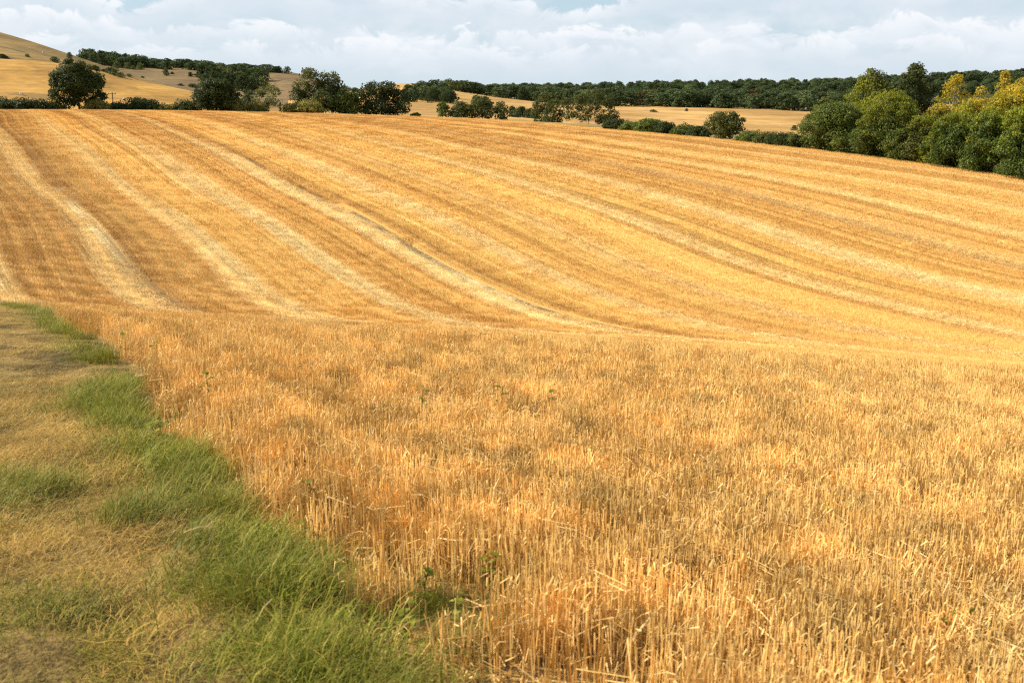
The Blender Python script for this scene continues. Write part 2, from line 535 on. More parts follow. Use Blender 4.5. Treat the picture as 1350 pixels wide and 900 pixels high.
loft("hill", "brown scrubby down under the far wood", [
    (XL, None, 560, [-26] * 12), (XL, [150] * 12, 620, None), (XL, [118, 118, 117, 117, 118, 121, 124, 124, 126, 132, 142, 158], 760, None),
    (XL, [82, 84, 88, 93, 95, 96, 99, 98, 103, 117, 130, 150], 950, None), (XL, [76, 78, 83, 87, 88, 90, 94, 97, 104, 120, 134, 150], 1080, None),
    (XL, None, 1250, [20, 20, 18, 18, 18, 16, 10, 6, 0, -8, -20, -28])], H_brown)
XL = [380, 480, 512, 550, 600, 640, 700, 800, 950, 1065, 1250, 1500]
loft("hill", "tan pasture and round knoll below the long wood", [
    (XL, None, 285, [-16] * 12), (XL, [164, 160, 158, 157, 157, 160, 163, 171, 180, 190, 205, 215], 330, None),
    (XL, [150, 150, 149, 148, 149, 152, 157, 161, 168, 174, 182, 190], 430, None),
    (XL, [136, 134, 132, 131, 136, 140, 145, 149, 155, 159, 166, 172], 620, None),
    (XL, [130, 118, 111.5, 109.5, 120, 127, 134, 140.5, 143, 147, 152, 156], 900, None),
    (XL, [136, 126, 121, 119, 124, 127, 130, 133, 134, 135, 138, 142], 1060, None), (XL, None, 1280, [-25, -22, -15, -12, -8, -6, -4, -2, 0, 0, 0, 0])], H_tan)
XL = [450, 560, 700, 820, 950, 1100, 1250, 1400, 1650]
loft("hill", "far wooded ridge along the skyline", [
    (XL, None, 1250, [-28] * 9), (XL, [132, 130, 128, 127, 126, 124, 120, 114, 109], 1500, None),
    (XL, [128, 125, 124, 121, 119, 117, 110, 104, 100], 1800, None), (XL, None, 2200, [-20] * 9)], H_wood, sub=8)


# ------------------------------------------------------------------ foliage
def leaf_mat(name, a, b, trans=0.28, rough=0.55, spec=0.3, rnd=0.35):
    m, nt, out = new_mat(name)
    t = nt.attr("tint")
    spec *= .5
    oi = nt.node("ShaderNodeObjectInfo").outputs["Random"]
    c = nt.mix(t, a, b)
    c = nt.scale_col(c, nt.m("ADD", nt.m("MULTIPLY", oi, rnd), 1 - rnd / 2))
    tc = nt.scale_col(nt.mix(0.5, c, (b[0] * 1.2, b[1] * 1.25, b[2] * .6)), 1.15)
    leafy(nt, out, c, trans, rough, spec, tc)
    return m


L_dark = leaf_mat("dark_leaves", (0.017, 0.028, 0.007), (0.062, 0.076, 0.016))
L_mid = leaf_mat("mid_leaves", (0.036, 0.056, 0.010), (0.150, 0.172, 0.030))
L_olive = leaf_mat("olive_leaves", (0.045, 0.055, 0.014), (0.125, 0.130, 0.030))
L_lime = leaf_mat("yellow_green_leaves", (0.090, 0.120, 0.012), (0.300, 0.290, 0.028), 0.38)
L_yel = leaf_mat("yellow_leaves", (0.19, 0.155, 0.016), (0.56, 0.40, 0.040), 0.38)
L_scrub = leaf_mat("scrub_leaves", (0.10, 0.095, 0.022), (0.27, 0.22, 0.05), 0.35)
L_blue = leaf_mat("glossy_leaves", (0.024, 0.044, 0.009), (0.125, 0.165, 0.030), 0.3, 0.5, 0.35)
L_far = leaf_mat("hazed_far_leaves", (0.026, 0.044, 0.020), (0.105, 0.128, 0.048), 0.2, 0.7, 0.1, 0.9)  # lighter and bluer green: distance haze is put into the leaf colour
L_russet = leaf_mat("russet_leaves", (0.060, 0.040, 0.018), (0.120, 0.070, 0.028), 0.2, 0.7, 0.1)

bm_, nt, out = new_mat("bark")
bn_ = nt.noise(nt.pos(), 3.0, 5.0, 0.7)
principled(nt, out, nt.mix(bn_, (0.035, 0.026, 0.018), (0.12, 0.095, 0.07)), 0.9, 0.1)
BARK = bm_
pm_, nt, out = new_mat("pale_bark")
bn_ = nt.noise(nt.pos(), 2.0, 5.0, 0.7)
principled(nt, out, nt.mix(nt.ramp(bn_, .35, .6), (0.16, 0.12, 0.09), (0.46, 0.40, 0.33)), 0.9, 0.1)
PALE = pm_


def leaves(centres, normals, size, tint, rg):
    """folded diamond leaf sprays: one quad bent along its middle for each centre"""
    n = len(centres)
    nrm = normals / np.maximum(np.linalg.norm(normals, axis=1, keepdims=True), 1e-6)
    r = rg.normal(size=(n, 3))
    a = np.cross(nrm, r)
    a /= np.maximum(np.linalg.norm(a, axis=1, keepdims=True), 1e-6)
    b = np.cross(nrm, a)
    s = (size * rg.uniform(.6, 1.35, n))[:, None]
    k = rg.uniform(.45, .8, n)[:, None]
    V = np.stack([centres - a * s * .6, centres + b * s * .5 * k - nrm * s * .12, centres + a * s * .6, centres - b * s * .5 * k - nrm * s * .12], 1)
    faces = np.arange(4 * n).reshape(n, 4)
    return V.reshape(-1, 3), faces, np.repeat(tint, 4)


def tube(pts, radii, sides=6):
    V, Fc = [], []
    n = len(pts)
    for i, (p, r) in enumerate(zip(pts, radii)):
        dvec = (Vector(pts[min(i + 1, n - 1)]) - Vector(pts[max(i - 1, 0)])).normalized()
        q = dvec.to_track_quat("Z", "Y")
        for k in range(sides):
            a = 2 * math.pi * k / sides
            V.append(Vector(p) + q @ Vector((math.cos(a) * r, math.sin(a) * r, 0)))
    for i in range(n - 1):
        for k in range(sides):
            k2 = (k + 1) % sides
            Fc.append((i * sides + k, i * sides + k2, (i + 1) * sides + k2, (i + 1) * sides + k))
    return V, Fc


def merge(parts):
    V, Fc = [], []
    for v_, f_ in parts:
        o = len(V)
        V += list(v_)
        Fc += [tuple(i + o for i in f) for f in f_]
    return V, Fc


SHAPES = {  # radius of the crown against height fraction
    "round": lambda t: math.sqrt(max(0.0, 1 - ((t - .52) / .5) ** 2)),
    "dome": lambda t: math.sqrt(max(0.0, 1 - ((t - .18) / .82) ** 2)) if t > .18 else .88 + .12 * t / .18,
    "bush": lambda t: math.sqrt(max(0.0, 1 - (t / 1.0) ** 2.4)) * (.9 + .1 * min(1, t * 6)),
    "tall": lambda t: (math.sin(math.pi * min(1, (t * .9 + .1)) ** .75)) ** .7 if t < .98 else .1,
    "cone": lambda t: max(0.05, (1 - t) ** .75) * (.75 + .25 * min(1, t * 5)),
    "flat": lambda t: math.sqrt(max(0.0, 1 - ((t - .68) / .34) ** 2)),
}


def make_lobes(H, W, shape, n, rg, t0, big):
    f = SHAPES[shape]
    L = []
    for i in range(n):
        t = t0 + (.96 - t0) * (i + rg.uniform()) / n
        Rr = f(t) * W / 2
        a = i * 2.4 + rg.uniform(-.6, .6)
        q = math.sqrt(rg.uniform(.12, 1.0))
        r = big * W * rg.uniform(.55, 1.35) * (.65 + .35 * f(t))
        rad = max(0.0, Rr - r * .75) * q
        z = min(H * t, H - r * .8)
        L.append((rad * math.cos(a), rad * math.sin(a), max(z, r * .55), r))
    for i in range(int(n * 1.5)):          # shoots and small clumps that break the outline
        t = rg.uniform(max(t0, .25), 1.0)
        a = rg.uniform(0, 6.28)
        r = big * W * rg.uniform(.20, .48)
        rad = f(min(t, .97)) * W / 2 * rg.uniform(.80, 1.14)
        L.append((rad * math.cos(a), rad * math.sin(a), max(r, H * t - r * .5), r))
    return L


def crown_mesh(lobes, leaf, cover, rg, squash=.85, holes=0.0, droop=0.0, topcol=None, H=1.0):
    C, Nn, T = [], [], []
    for (x, y, z, r) in lobes:
        k = max(12, int(cover * (r * r * 4.2) / (leaf * leaf * .35)))
        dvec = rg.normal(size=(k, 3))
        dvec /= np.linalg.norm(dvec, axis=1, keepdims=True)
        keep = (dvec[:, 2] > -.55) | (rg.uniform(size=k) < .45)
        dvec = dvec[keep]
        k = len(dvec)
        rr = r * np.where(rg.uniform(size=k) < .78, rg.uniform(.78, 1.06, k), rg.uniform(.35, .8, k))
        # uneven surface: sub-clumps bulge out
        ph = rg.uniform(0, 6.28, 3)
        bul = 1 + .16 * np.sin(dvec[:, 0] * 5 + ph[0]) * np.sin(dvec[:, 1] * 5 + ph[1]) + .12 * np.sin(dvec[:, 2] * 7 + ph[2])
        p = np.array([x, y, z]) + dvec * (rr * bul)[:, None] * np.array([1, 1, squash])
        p[:, 2] = np.maximum(p[:, 2], .05 * r)
        C.append(p)
        Nn.append(dvec * .9 + rg.normal(size=(k, 3)) * .55 + np.array([0, 0, .25]))
        t = np.clip(rg.normal(.45, .24, k) + rg.normal(0, .12), 0, 1)
        T.append(t)
    C, Nn, T = np.concatenate(C), np.concatenate(Nn), np.concatenate(T)
    if holes > 0:
        sc_ = 1.0 / (leaf * 4.5)
        val = np.array([noise.noise(Vector(p * sc_)) for p in C])
        C, Nn, T = C[val > holes - .55], Nn[val > holes - .55], T[val > holes - .55]
    return leaves(C, Nn, leaf, T, rg)


def wood(lobes, H, rg, r0, t0=.1, forks=9, sides=6):
    parts = []
    top = (rg.uniform(-.05, .05) * H, rg.uniform(-.05, .05) * H, H * .72)
    spine = [(0, 0, -.4), (0, 0, H * .12), (top[0] * .4, top[1] * .4, H * .4), top]
    parts.append(tube(spine, [r0 * 1.35, r0, r0 * .65, r0 * .2], sides))
    ch = rg.permutation(len(lobes))[:forks]
    for i in ch:
        x, y, z, r = lobes[i]
        zb = min(H * .55, max(H * .08, z * rg.uniform(.35, .6)))
        s = (top[0] * zb / H * .8, top[1] * zb / H * .8, zb)
        mid = (x * .5 + rg.uniform(-.1, .1) * r, y * .5, (zb + z) / 2 + r * .1)
        parts.append(tube([s, mid, (x, y, z)], [r0 * .42, r0 * .27, r0 * .08], max(4, sides - 1)))
    return merge(parts)


def tree(name, label, cat, px, D, row_base, row_top, wpx, shape, mat, seed, leaf=None, nl=22, big=.22, cover=1.5,
         holes=0.0, t0=.12, group=None, base_z=None, trunk=True, lobes=None, two=None, depth=1.0, bark=None, r0=None, cname="crown"):
    """one tree or bush standing at its own place: trunk with limbs and a crown of leaf sprays"""
    rg = np.random.default_rng(seed)
    b = at(px, D, row_base)
    z0 = gz(b.x, b.y) if base_z is None else base_z
    H = at(px, D, row_top).z - z0
    dist = math.hypot(D, 0)
    W = wpx / F * dist / math.cos(ray(px, row_base)[0])
    leaf = leaf or max(.14, 1.6 * dist / 995.0)
    if lobes is None:
        L = make_lobes(H, W, shape, nl, rg, t0, big)
    else:
        m_ = dist / F
        L = [(a_ * m_, rg.uniform(-.25, .25) * W * depth, h_ * m_, r_ * m_ * 1.22) for a_, h_, r_ in lobes]
        base = list(L)
        for (a_, y_, h_, r_) in base:           # smaller clumps round each main one
            for k in range(2):
                an = rg.uniform(0, 6.28)
                L.append((a_ + .6 * r_ * math.cos(an), y_ + rg.uniform(-.6, .6) * r_, max(r_ * .4, h_ + .6 * r_ * math.sin(an)), r_ * rg.uniform(.45, .7)))
    root = thing(name, label, cat, (b.x, b.y, z0), group, rz=0.0)
    V, Fc, T = crown_mesh(L, leaf, cover, rg, holes=holes, H=H)
    if two is not None:
        # second leaf colour where the upper outside of the crown has turned (a property of the leaves themselves)
        zc = V[Fc[:, 0], 2] / H + rg.normal(0, .15, len(Fc)) + .12 * np.sin(V[Fc[:, 0], 0] * 1.3)
        mi = (zc > two[1]).astype(np.int32)
        o = mesh_obj(cname, V, Fc, None, root, mats=[mat, two[0]])
        o.data.polygons.foreach_set("material_index", mi)
    else:
        o = mesh_obj(cname, V, Fc, mat, root)
    set_attr(o.data, "tint", T.astype(np.float32))
    if trunk:
        v_, f_ = wood(L, H, rg, r0 or max(.08, H * .022))
        mesh_obj("trunk", v_, f_, bark or BARK, root, smooth=True)
    return root


# ---- trees and scrub along the crest, left to right
def crestD(px):
    return 240.0


TREES = [
    # name, label, category, px, D, row_base, row_top, width, shape, material, extras
    ("hedge_bush", "low dark bush at the far left end of the crest hedge", "bush", 8, 243, 146, 135, 26, "bush", L_dark, {}),
    ("hedge_bush", "low dark bush left of the tall lone crest tree, between two low gaps", "bush", 36, 243, 146, 138, 30, "bush", L_dark, {}),
    ("hedge_bush", "dark rounded bush touching the left foot of the tall lone crest tree", "bush", 68, 243, 146, 136, 24, "bush", L_dark, {}),
    ("scrub_bush", "yellow-green scrub just right of the tall lone crest tree", "bush", 130, 242, 147, 137, 26, "bush", L_scrub, {}),
    ("hedge_bush", "dark low bush at the foot of the utility pole", "bush", 158, 243, 147, 138, 22, "bush", L_dark, {}),
    ("hedge_bush", "broad dark hump of hedge right of the utility pole", "bush", 190, 243, 147, 135, 34, "bush", L_dark, {}),
    ("scrub_bush", "pale yellowish scrub on the crest between two dark hedge humps", "bush", 219, 242, 147, 139, 16, "bush", L_scrub, {}),
    ("hedge_bush", "low dark hedge bush left of the dense domed tree", "bush", 243, 243, 148, 139, 26, "bush", L_dark, {}),
    ("scrub_bush", "yellow scrub against the right foot of the dense domed tree", "bush", 312, 242, 149, 133, 26, "bush", L_scrub, {"nl": 12}),
    ("scrub_bush", "low yellow scrub under the small leaning open tree", "bush", 336, 242, 149, 138, 26, "bush", L_scrub, {"nl": 12}),
    ("scrub_bush", "yellowish scrub in front of the two-headed tree, left one", "bush", 384, 241, 150, 137, 24, "bush", L_scrub, {"nl": 12}),
    ("scrub_bush", "wide yellowish scrub in front of the two-headed tree, at its trunk", "bush", 407, 241, 150, 137, 34, "bush", L_scrub, {"nl": 14}),
    ("hedge_bush", "small dark bush alone on the pale stubble strip in the crest gap", "bush", 548, 246, 155, 149, 11, "bush", L_mid, {}),
]
for i, (nm, lb, ct, px, D, rb, rt, wd, sh, mt, ex) in enumerate(TREES):
    wd *= 1.3
    kw = dict(nl=14, big=.22, cover=1.3, trunk=True, t0=.04)
    kw.update(ex)
    tree(nm, lb, ct, px, D, rb, rt, wd, sh, mt, 100 + i, group="hedge and scrub along the field crest", **kw)

tree("field_tree", "tall lone dark tree with a knob on its crown, left on the crest", "tree", 105, 244, 146, 84, 56, "round", L_dark, 11,
     cover=2.4, holes=.05, group="large trees on the crest",
     lobes=[(-2, 56, 4), (-10, 46, 9), (8, 45, 9), (0, 30, 13), (-12, 33, 10), (12, 32, 10), (0, 44, 9), (-18, 38, 8), (18, 37, 8), (0, 38, 11), (-22, 27, 7), (22, 27, 7), (-9, 26, 10), (10, 26, 10), (-20, 16, 7), (20, 15, 7), (0, 15, 10), (-12, 8, 6), (12, 8, 7)])
tree("field_tree", "dense dark domed tree on the crest between low hedges", "tree", 285, 244, 148, 104, 56, "dome", L_dark, 12,
     nl=26, big=.2, cover=1.7, t0=.1, group="large trees on the crest")
tree("small_tree", "small thin open tree leaning over yellow scrub", "tree", 352, 243, 149, 115, 46, "flat", L_olive, 13,
     cover=1.1, holes=.25, group="small trees on the crest", lobes=[(-12, 22, 6), (-4, 28, 6), (6, 30, 6), (14, 24, 5), (8, 18, 6), (-16, 14, 5), (2, 12, 6), (16, 12, 5), (-8, 8, 5)])
tree("field_tree", "tall dark tree with two raised heads behind yellow scrub", "tree", 420, 247, 150, 96, 80, "round", L_dark, 14,
     cover=1.4, holes=.08, two=(L_olive, .66), group="large trees on the crest",
     lobes=[(-14, 47, 8), (-6, 49, 7), (6, 43, 8), (16, 44, 7), (22, 38, 8), (-22, 34, 9), (-6, 34, 11), (10, 32, 11), (26, 28, 9), (-26, 22, 9), (-10, 20, 11), (10, 18, 11), (28, 16, 9), (-22, 10, 9), (0, 9, 11), (22, 8, 10)])
tree("field_tree", "lower rounded dark tree filling in beside the two-headed tree", "tree", 456, 245, 151, 122, 42, "dome", L_mid, 15,
     nl=18, cover=1.5, group="large trees on the crest")
tree("field_tree", "broad very dark tree at the right end of the crest clump", "tree", 503, 246, 153, 111, 68, "dome", L_dark, 16,
     cover=1.7, group="large trees on the crest",
     lobes=[(6, 36, 8), (14, 33, 8), (-6, 34, 8), (-18, 31, 8), (24, 24, 9), (-26, 24, 7), (-8, 24, 11), (10, 22, 11), (30, 12, 8), (-24, 13, 8), (0, 11, 12), (18, 9, 10), (-12, 7, 9)])
tree("small_tree", "small dark bushy tree left of the three-bush group past the gap", "tree", 584, 250, 156, 134, 20, "dome", L_mid, 17, nl=14, cover=1.5, group="small trees on the crest")
tree("scrub_bush", "olive thorn bush in the middle of the group past the gap", "bush", 609, 250, 158, 134, 36, "dome", L_olive, 18, nl=18, cover=1.2, holes=.1, group="hedge and scrub along the field crest")
tree("small_tree", "taller olive bush with a raised top in the group past the gap", "tree", 636, 252, 159, 127, 36, "dome", L_olive, 19, nl=20, cover=1.3, holes=.1, group="small trees on the crest")
tree("scrub_bush", "rounded olive bush at the right of the group past the gap", "bush", 660, 250, 160, 134, 26, "dome", L_olive, 20, nl=14, cover=1.3, group="hedge and scrub along the field crest")
tree("field_tree", "upright dark tree standing left of the spreading open tree", "tree", 721, 262, 158, 114, 40, "round", L_olive, 21,
     cover=1.6, holes=.1, base_z=-4.0, group="large trees on the crest",
     lobes=[(-4, 37, 7), (6, 36, 6), (-10, 29, 7), (10, 28, 8), (0, 26, 8), (-14, 20, 6), (15, 19, 6), (2, 16, 9), (-9, 10, 7), (11, 9, 7)])
tree("field_tree", "spreading open-crowned tree with sky gaps, right of the upright tree", "tree", 776, 236, 166, 125, 76, "flat", L_olive, 22,
     cover=1.4, holes=.2, group="large trees on the crest",
     lobes=[(-28, 23, 8), (-16, 30, 7), (-2, 34, 7), (12, 36, 7), (22, 30, 6), (-8, 23, 8), (8, 22, 7), (-24, 12, 8), (-6, 11, 8), (26, 18, 7), (32, 11, 7), (14, 9, 8), (20, 6, 7)])

# hedge along the far side of the field, right of the open tree
for i, (px, rb, rt, wd, mt, lb) in enumerate([
    (811, 171, 159, 24, L_dark, "dark hedge bush touching the right foot of the spreading open tree"),
    (832, 173, 161, 22, L_mid, "small green hedge bush, second to the right of the open tree"),
    (856, 175, 157, 26, L_mid, "tallest round bush of the hedge left of the lone dome tree"),
    (878, 177, 161, 22, L_dark, "dark flat-topped hedge bush right of the tallest round bush"),
    (901, 180, 167, 24, L_mid, "low hedge bush two places left of the lone dome tree"),
    (922, 182, 167, 22, L_dark, "dark hedge bush just left of the lone dome tree"),
    (988, 188, 180, 24, L_mid, "low hedge bush just right of the lone dome tree"),
    (1008, 191, 181, 24, L_olive, "low brownish hedge bush between lone dome tree and the big copse"),
    (1030, 194, 182, 26, L_dark, "dark low hedge bush next to the big copse"),
    (1050, 196, 180, 24, L_dark, "dark low hedge bush under the edge of the big copse"),
]):
    D = 112.5 / math.sin(ray(px, rb)[0] - PH)
    tree("hedge_bush", lb, "bush", px, D, rb + 1, rt, wd * 1.45, "bush", mt, 200 + i, nl=16, big=.24, cover=1.25, t0=.1, group="hedge along the far side of the field")
tree("field_tree", "small round sunlit tree standing alone in the hedge", "tree", 954, 112.8 / math.sin(ray(954, 186)[0] - PH), 186, 147, 46, "round", L_olive, 31,
     nl=24, big=.2, cover=1.3, holes=.06, group="large trees on the crest", t0=.05)

# the copse at the right
G = "trees of the copse at the right"
CP = [
    ("copse_tree", "broad dark green round tree at the left end of the copse", 1098, 114.5, 205, 136, 92, "dome", L_mid, dict(nl=34, big=.17, cover=1.5)),
    ("copse_tree", "tall tree with yellow-green lower leaves and dark olive top", 1142, 122, 206, 90, 72, "tall", L_lime, dict(nl=34, big=.17, cover=1.35, two=(L_olive, .80), holes=.04)),
    ("pine_tree", "tall dark shaggy pine behind the yellow-green tree", 1196, 126, 208, 84, 66, "tall", L_dark, dict(nl=44, big=.15, cover=1.6, holes=.04, two=(L_olive, .78), t0=.1)),
    ("copse_tree", "bright lime-topped round tree in front of the dark pine", 1172, 114, 209, 120, 76, "dome", L_mid, dict(nl=32, big=.17, cover=1.4, two=(L_lime, .62))),
    ("copse_bush", "rounded bush with yellowish crown beside the dark gap of the copse", 1212, 113.4, 217, 152, 62, "dome", L_olive, dict(nl=28, big=.17, cover=1.35, two=(L_lime, .7))),
    ("copse_tree", "thin golden tree with bare pale trunk above the hedge mass", 1250, 121, 215, 98, 52, "tall", L_lime, dict(nl=22, big=.15, cover=.85, holes=.26, two=(L_yel, .55), t0=.4, bark=PALE)),
    ("copse_tree", "half bare ochre tree with pale upright stem beside the golden one", 1284, 121, 218, 112, 44, "tall", L_scrub, dict(nl=16, big=.15, cover=.7, holes=.32, two=(L_yel, .72), t0=.45, bark=PALE)),
    ("copse_tree", "slim golden tree with pointed top near the right edge", 1313, 121, 220, 93, 36, "tall", L_lime, dict(nl=22, big=.18, cover=1.0, holes=.15, two=(L_yel, .5), t0=.35)),
    ("copse_tree", "large bright yellow tree at the right edge of the picture", 1356, 118, 228, 98, 92, "dome", L_lime, dict(nl=36, big=.16, cover=1.3, two=(L_yel, .70))),
    ("copse_tree", "yellowing tree filling the gap behind the left of the hedge mass", 1236, 117, 213, 136, 58, "dome", L_olive, dict(nl=28, big=.17, cover=1.4, two=(L_yel, .78))),
    ("copse_tree", "lime and yellow tree behind the middle of the hedge mass", 1276, 117, 220, 130, 60, "dome", L_lime, dict(nl=28, big=.17, cover=1.4, two=(L_yel, .80))),
    ("copse_tree", "yellow-topped tree behind the right of the hedge mass", 1318, 116, 226, 118, 66, "dome", L_lime, dict(nl=28, big=.17, cover=1.4, two=(L_yel, .78))),
    ("copse_bush", "dark glossy hedge bush with yellowing top, left one of the hedge mass", 1256, 112.2, 224, 148, 62, "dome", L_blue, dict(nl=30, big=.17, cover=1.5, two=(L_lime, .74))),
    ("copse_bush", "dark glossy hedge bush in the middle of the hedge mass", 1300, 112.0, 231, 146, 68, "dome", L_blue, dict(nl=32, big=.17, cover=1.5, two=(L_lime, .78))),
    ("copse_bush", "dark glossy hedge bush with lime top at the right picture edge", 1345, 111.8, 239, 140, 72, "dome", L_blue, dict(nl=32, big=.17, cover=1.5, two=(L_lime, .68))),
    ("copse_bush", "low green bush filling the dark gap in the middle of the copse", 1186, 112.6, 213, 168, 40, "bush", L_mid, dict(nl=22, big=.2, cover=1.4)),
    ("copse_bush", "low lime-tinted bush at the left foot of the hedge mass", 1232, 112.4, 220, 172, 40, "bush", L_lime, dict(nl=22, big=.2, cover=1.4)),
    ("copse_bush", "low dark green bush in front between the two rounded left copse trees", 1136, 112.6, 206, 166, 40, "bush", L_blue, dict(nl=22, big=.2, cover=1.4)),
    ("copse_bush", "hedge bush cut by the right picture edge", 1400, 112, 248, 140, 90, "dome", L_blue, dict(nl=30, big=.17, cover=1.2)),
]
for i, (nm, lb, px, v0, rb, rt, wd, sh, mt, kw) in enumerate(CP):
    D = v0 / math.sin(ray(px, rb)[0] - PH)
    kw.setdefault("t0", .02)
    tree(nm, lb, "tree" if "tree" in nm else "bush", px, D, rb, rt, wd, sh, mt, 300 + i, group=G, **kw)
# rank grass fringe at the foot of the copse is part of the scatter below

# ---- woods on the far hills: individual trees that share a few meshes
def far_variant(seed, mat):
    rg = np.random.default_rng(seed)
    L = make_lobes(1.0, 1.0, "dome" if seed % 3 else "bush", 11, rg, .03, .27)
    V, Fc, T = crown_mesh(L, .10, 1.0, rg)
    me = bpy.data.meshes.new("far_tree")
    v2, f2 = tube([(0, 0, -.1), (0, 0, .5)], [.03, .02], 4)
    nV = len(V)
    me.from_pydata(V.tolist() + [tuple(q) for q in v2], [], Fc.tolist() + [tuple(i + nV for i in f) for f in f2])
    me.materials.append(mat)
    me.materials.append(BARK)
    me.polygons.foreach_set("material_index", np.array([0] * len(Fc) + [1] * len(f2), np.int32))
    set_attr(me, "tint", np.concatenate([T, np.zeros(len(v2))]).astype(np.float32))
    return me


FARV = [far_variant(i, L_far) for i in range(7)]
FARR = far_variant(20, L_russet)
FARO = far_variant(21, L_olive)
bpy.context.view_layer.update()
HILLS = [o for o in sc.objects if o.name.split(".")[0] in ("hill", "ground", "field")]
from mathutils.bvhtree import BVHTree
_dg = bpy.context.evaluated_depsgraph_get()
TREES_BVH = [BVHTree.FromObject(o, _dg) for o in HILLS]


def surf(x, y):
    best = -1e9
    for b in TREES_BVH:
        h = b.ray_cast(Vector((x, y, 500)), Vector((0, 0, -1)))
        if h[0] is not None:
            best = max(best, h[0].z)
    return best


def hit(px, row, dmin=0.0):
    a, t = ray(px, row)
    dvec = Vector((math.sin(a), math.cos(a), t)).normalized()
    best, bd = None, 1e9
    for b in TREES_BVH:
        h = b.ray_cast(Vector((0, 0, EYE)) + dvec * dmin, dvec)
        if h[0] is not None and h[3] < bd:
            best, bd = h[0], h[3]
    return best


def far_tree(x, y, h, wdt, label, group, me, name="far_tree"):
    o = bpy.data.objects.new(name, me)
    COL.objects.link(o)
    o.location = (x, y, surf(x, y) - .04 * h - .3)
    o.rotation_euler = (0, 0, random.uniform(0, 6.28))
    o.scale = (wdt, wdt, h)
    return tag(o, label, "tree", group)


ORD = ("first second third fourth fifth sixth seventh eighth ninth tenth eleventh twelfth thirteenth fourteenth fifteenth sixteenth "
       "seventeenth eighteenth nineteenth twentieth twenty-first twenty-second").split()


def rank(px0, px1, D, n, h, label, group, prob_r=0.03, prob_o=.05, jD=18):
    for i in range(n):
        px = px0 + (px1 - px0) * (i + random.uniform(.2, .8)) / n
        a, _ = ray(px, 130)
        Dd = (D(px) if callable(D) else D) + random.uniform(-jD, jD)
        hh = (h(px) if callable(h) else h) * random.uniform(.78, 1.08)
        r_ = random.random()
        me = FARR if r_ < prob_r else FARO if r_ < prob_r + prob_o else FARV[random.randrange(7)]
        far_tree(Dd * math.sin(a), Dd * math.cos(a), hh, (px1 - px0) / n * Dd / F * random.uniform(1.9, 3.0), label + (f", {ORD[i]} from its left end" if n <= 22 else ""), group, me)


# long wood behind the tan pasture
LW = "trees of the long far wood"
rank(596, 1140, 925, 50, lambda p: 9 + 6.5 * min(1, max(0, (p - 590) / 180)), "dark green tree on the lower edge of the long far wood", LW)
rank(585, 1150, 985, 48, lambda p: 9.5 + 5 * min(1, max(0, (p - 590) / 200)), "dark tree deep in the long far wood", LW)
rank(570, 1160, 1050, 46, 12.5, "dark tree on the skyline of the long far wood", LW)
# the wood on the left skyline
LS = "trees of the wood on the left skyline"
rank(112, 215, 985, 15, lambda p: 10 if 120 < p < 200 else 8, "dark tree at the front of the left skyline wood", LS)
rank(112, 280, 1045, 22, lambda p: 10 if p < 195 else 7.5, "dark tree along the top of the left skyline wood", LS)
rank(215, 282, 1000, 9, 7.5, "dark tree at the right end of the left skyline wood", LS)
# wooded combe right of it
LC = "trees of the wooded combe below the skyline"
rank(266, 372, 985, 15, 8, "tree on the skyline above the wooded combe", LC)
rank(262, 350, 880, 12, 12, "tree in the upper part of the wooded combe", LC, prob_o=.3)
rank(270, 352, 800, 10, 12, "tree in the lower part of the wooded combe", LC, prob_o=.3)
far_tree(*at(379, 985, 100).xy, 7, 8, "lone round tree on the bare skyline right of the combe", "lone trees on the hills", FARV[2])
# clump below the round knoll
LK = "trees of the clump below the round knoll"
rank(532, 600, 600, 11, 9, "tree at the foot of the clump below the round knoll", LK)
rank(534, 600, 650, 10, 8.5, "tree at the back of the clump below the round knoll", LK)
rank(545, 590, 700, 6, 9, "tree at the top of the clump below the round knoll", LK)
# hedgerow across the tan pasture and few lone ones
rank(672, 708, 430, 7, 5, "low hedgerow tree across the tan pasture", "hedgerow across the tan pasture")
far_tree(*at(556, 905, 109).xy, 3.5, 9, "flat bush on the top of the round knoll", "lone trees on the hills", FARV[1])
far_tree(*at(628, 520, 140).xy, 8, 7, "dark tree behind the three-bush group past the gap", "lone trees on the hills", FARV[3])
# trees behind the crest clump
for px, D, h, wd in ((440, 480, 9, 12), (455, 700, 9, 10), (468, 700, 7, 9), (326, 420, 6, 7)):
    far_tree(*at(px, D, 125).xy, h, wd, {440: "taller round tree on the slope just above the two-headed crest tree", 455: "small far tree on the bare skyline between the two crest clumps", 468: "tiny far tree on the skyline left of the broad very dark tree", 326: "small dark tree above the yellow scrub right of the dense domed tree"}[px], "trees on the slope behind the crest clump", FARV[px % 7])

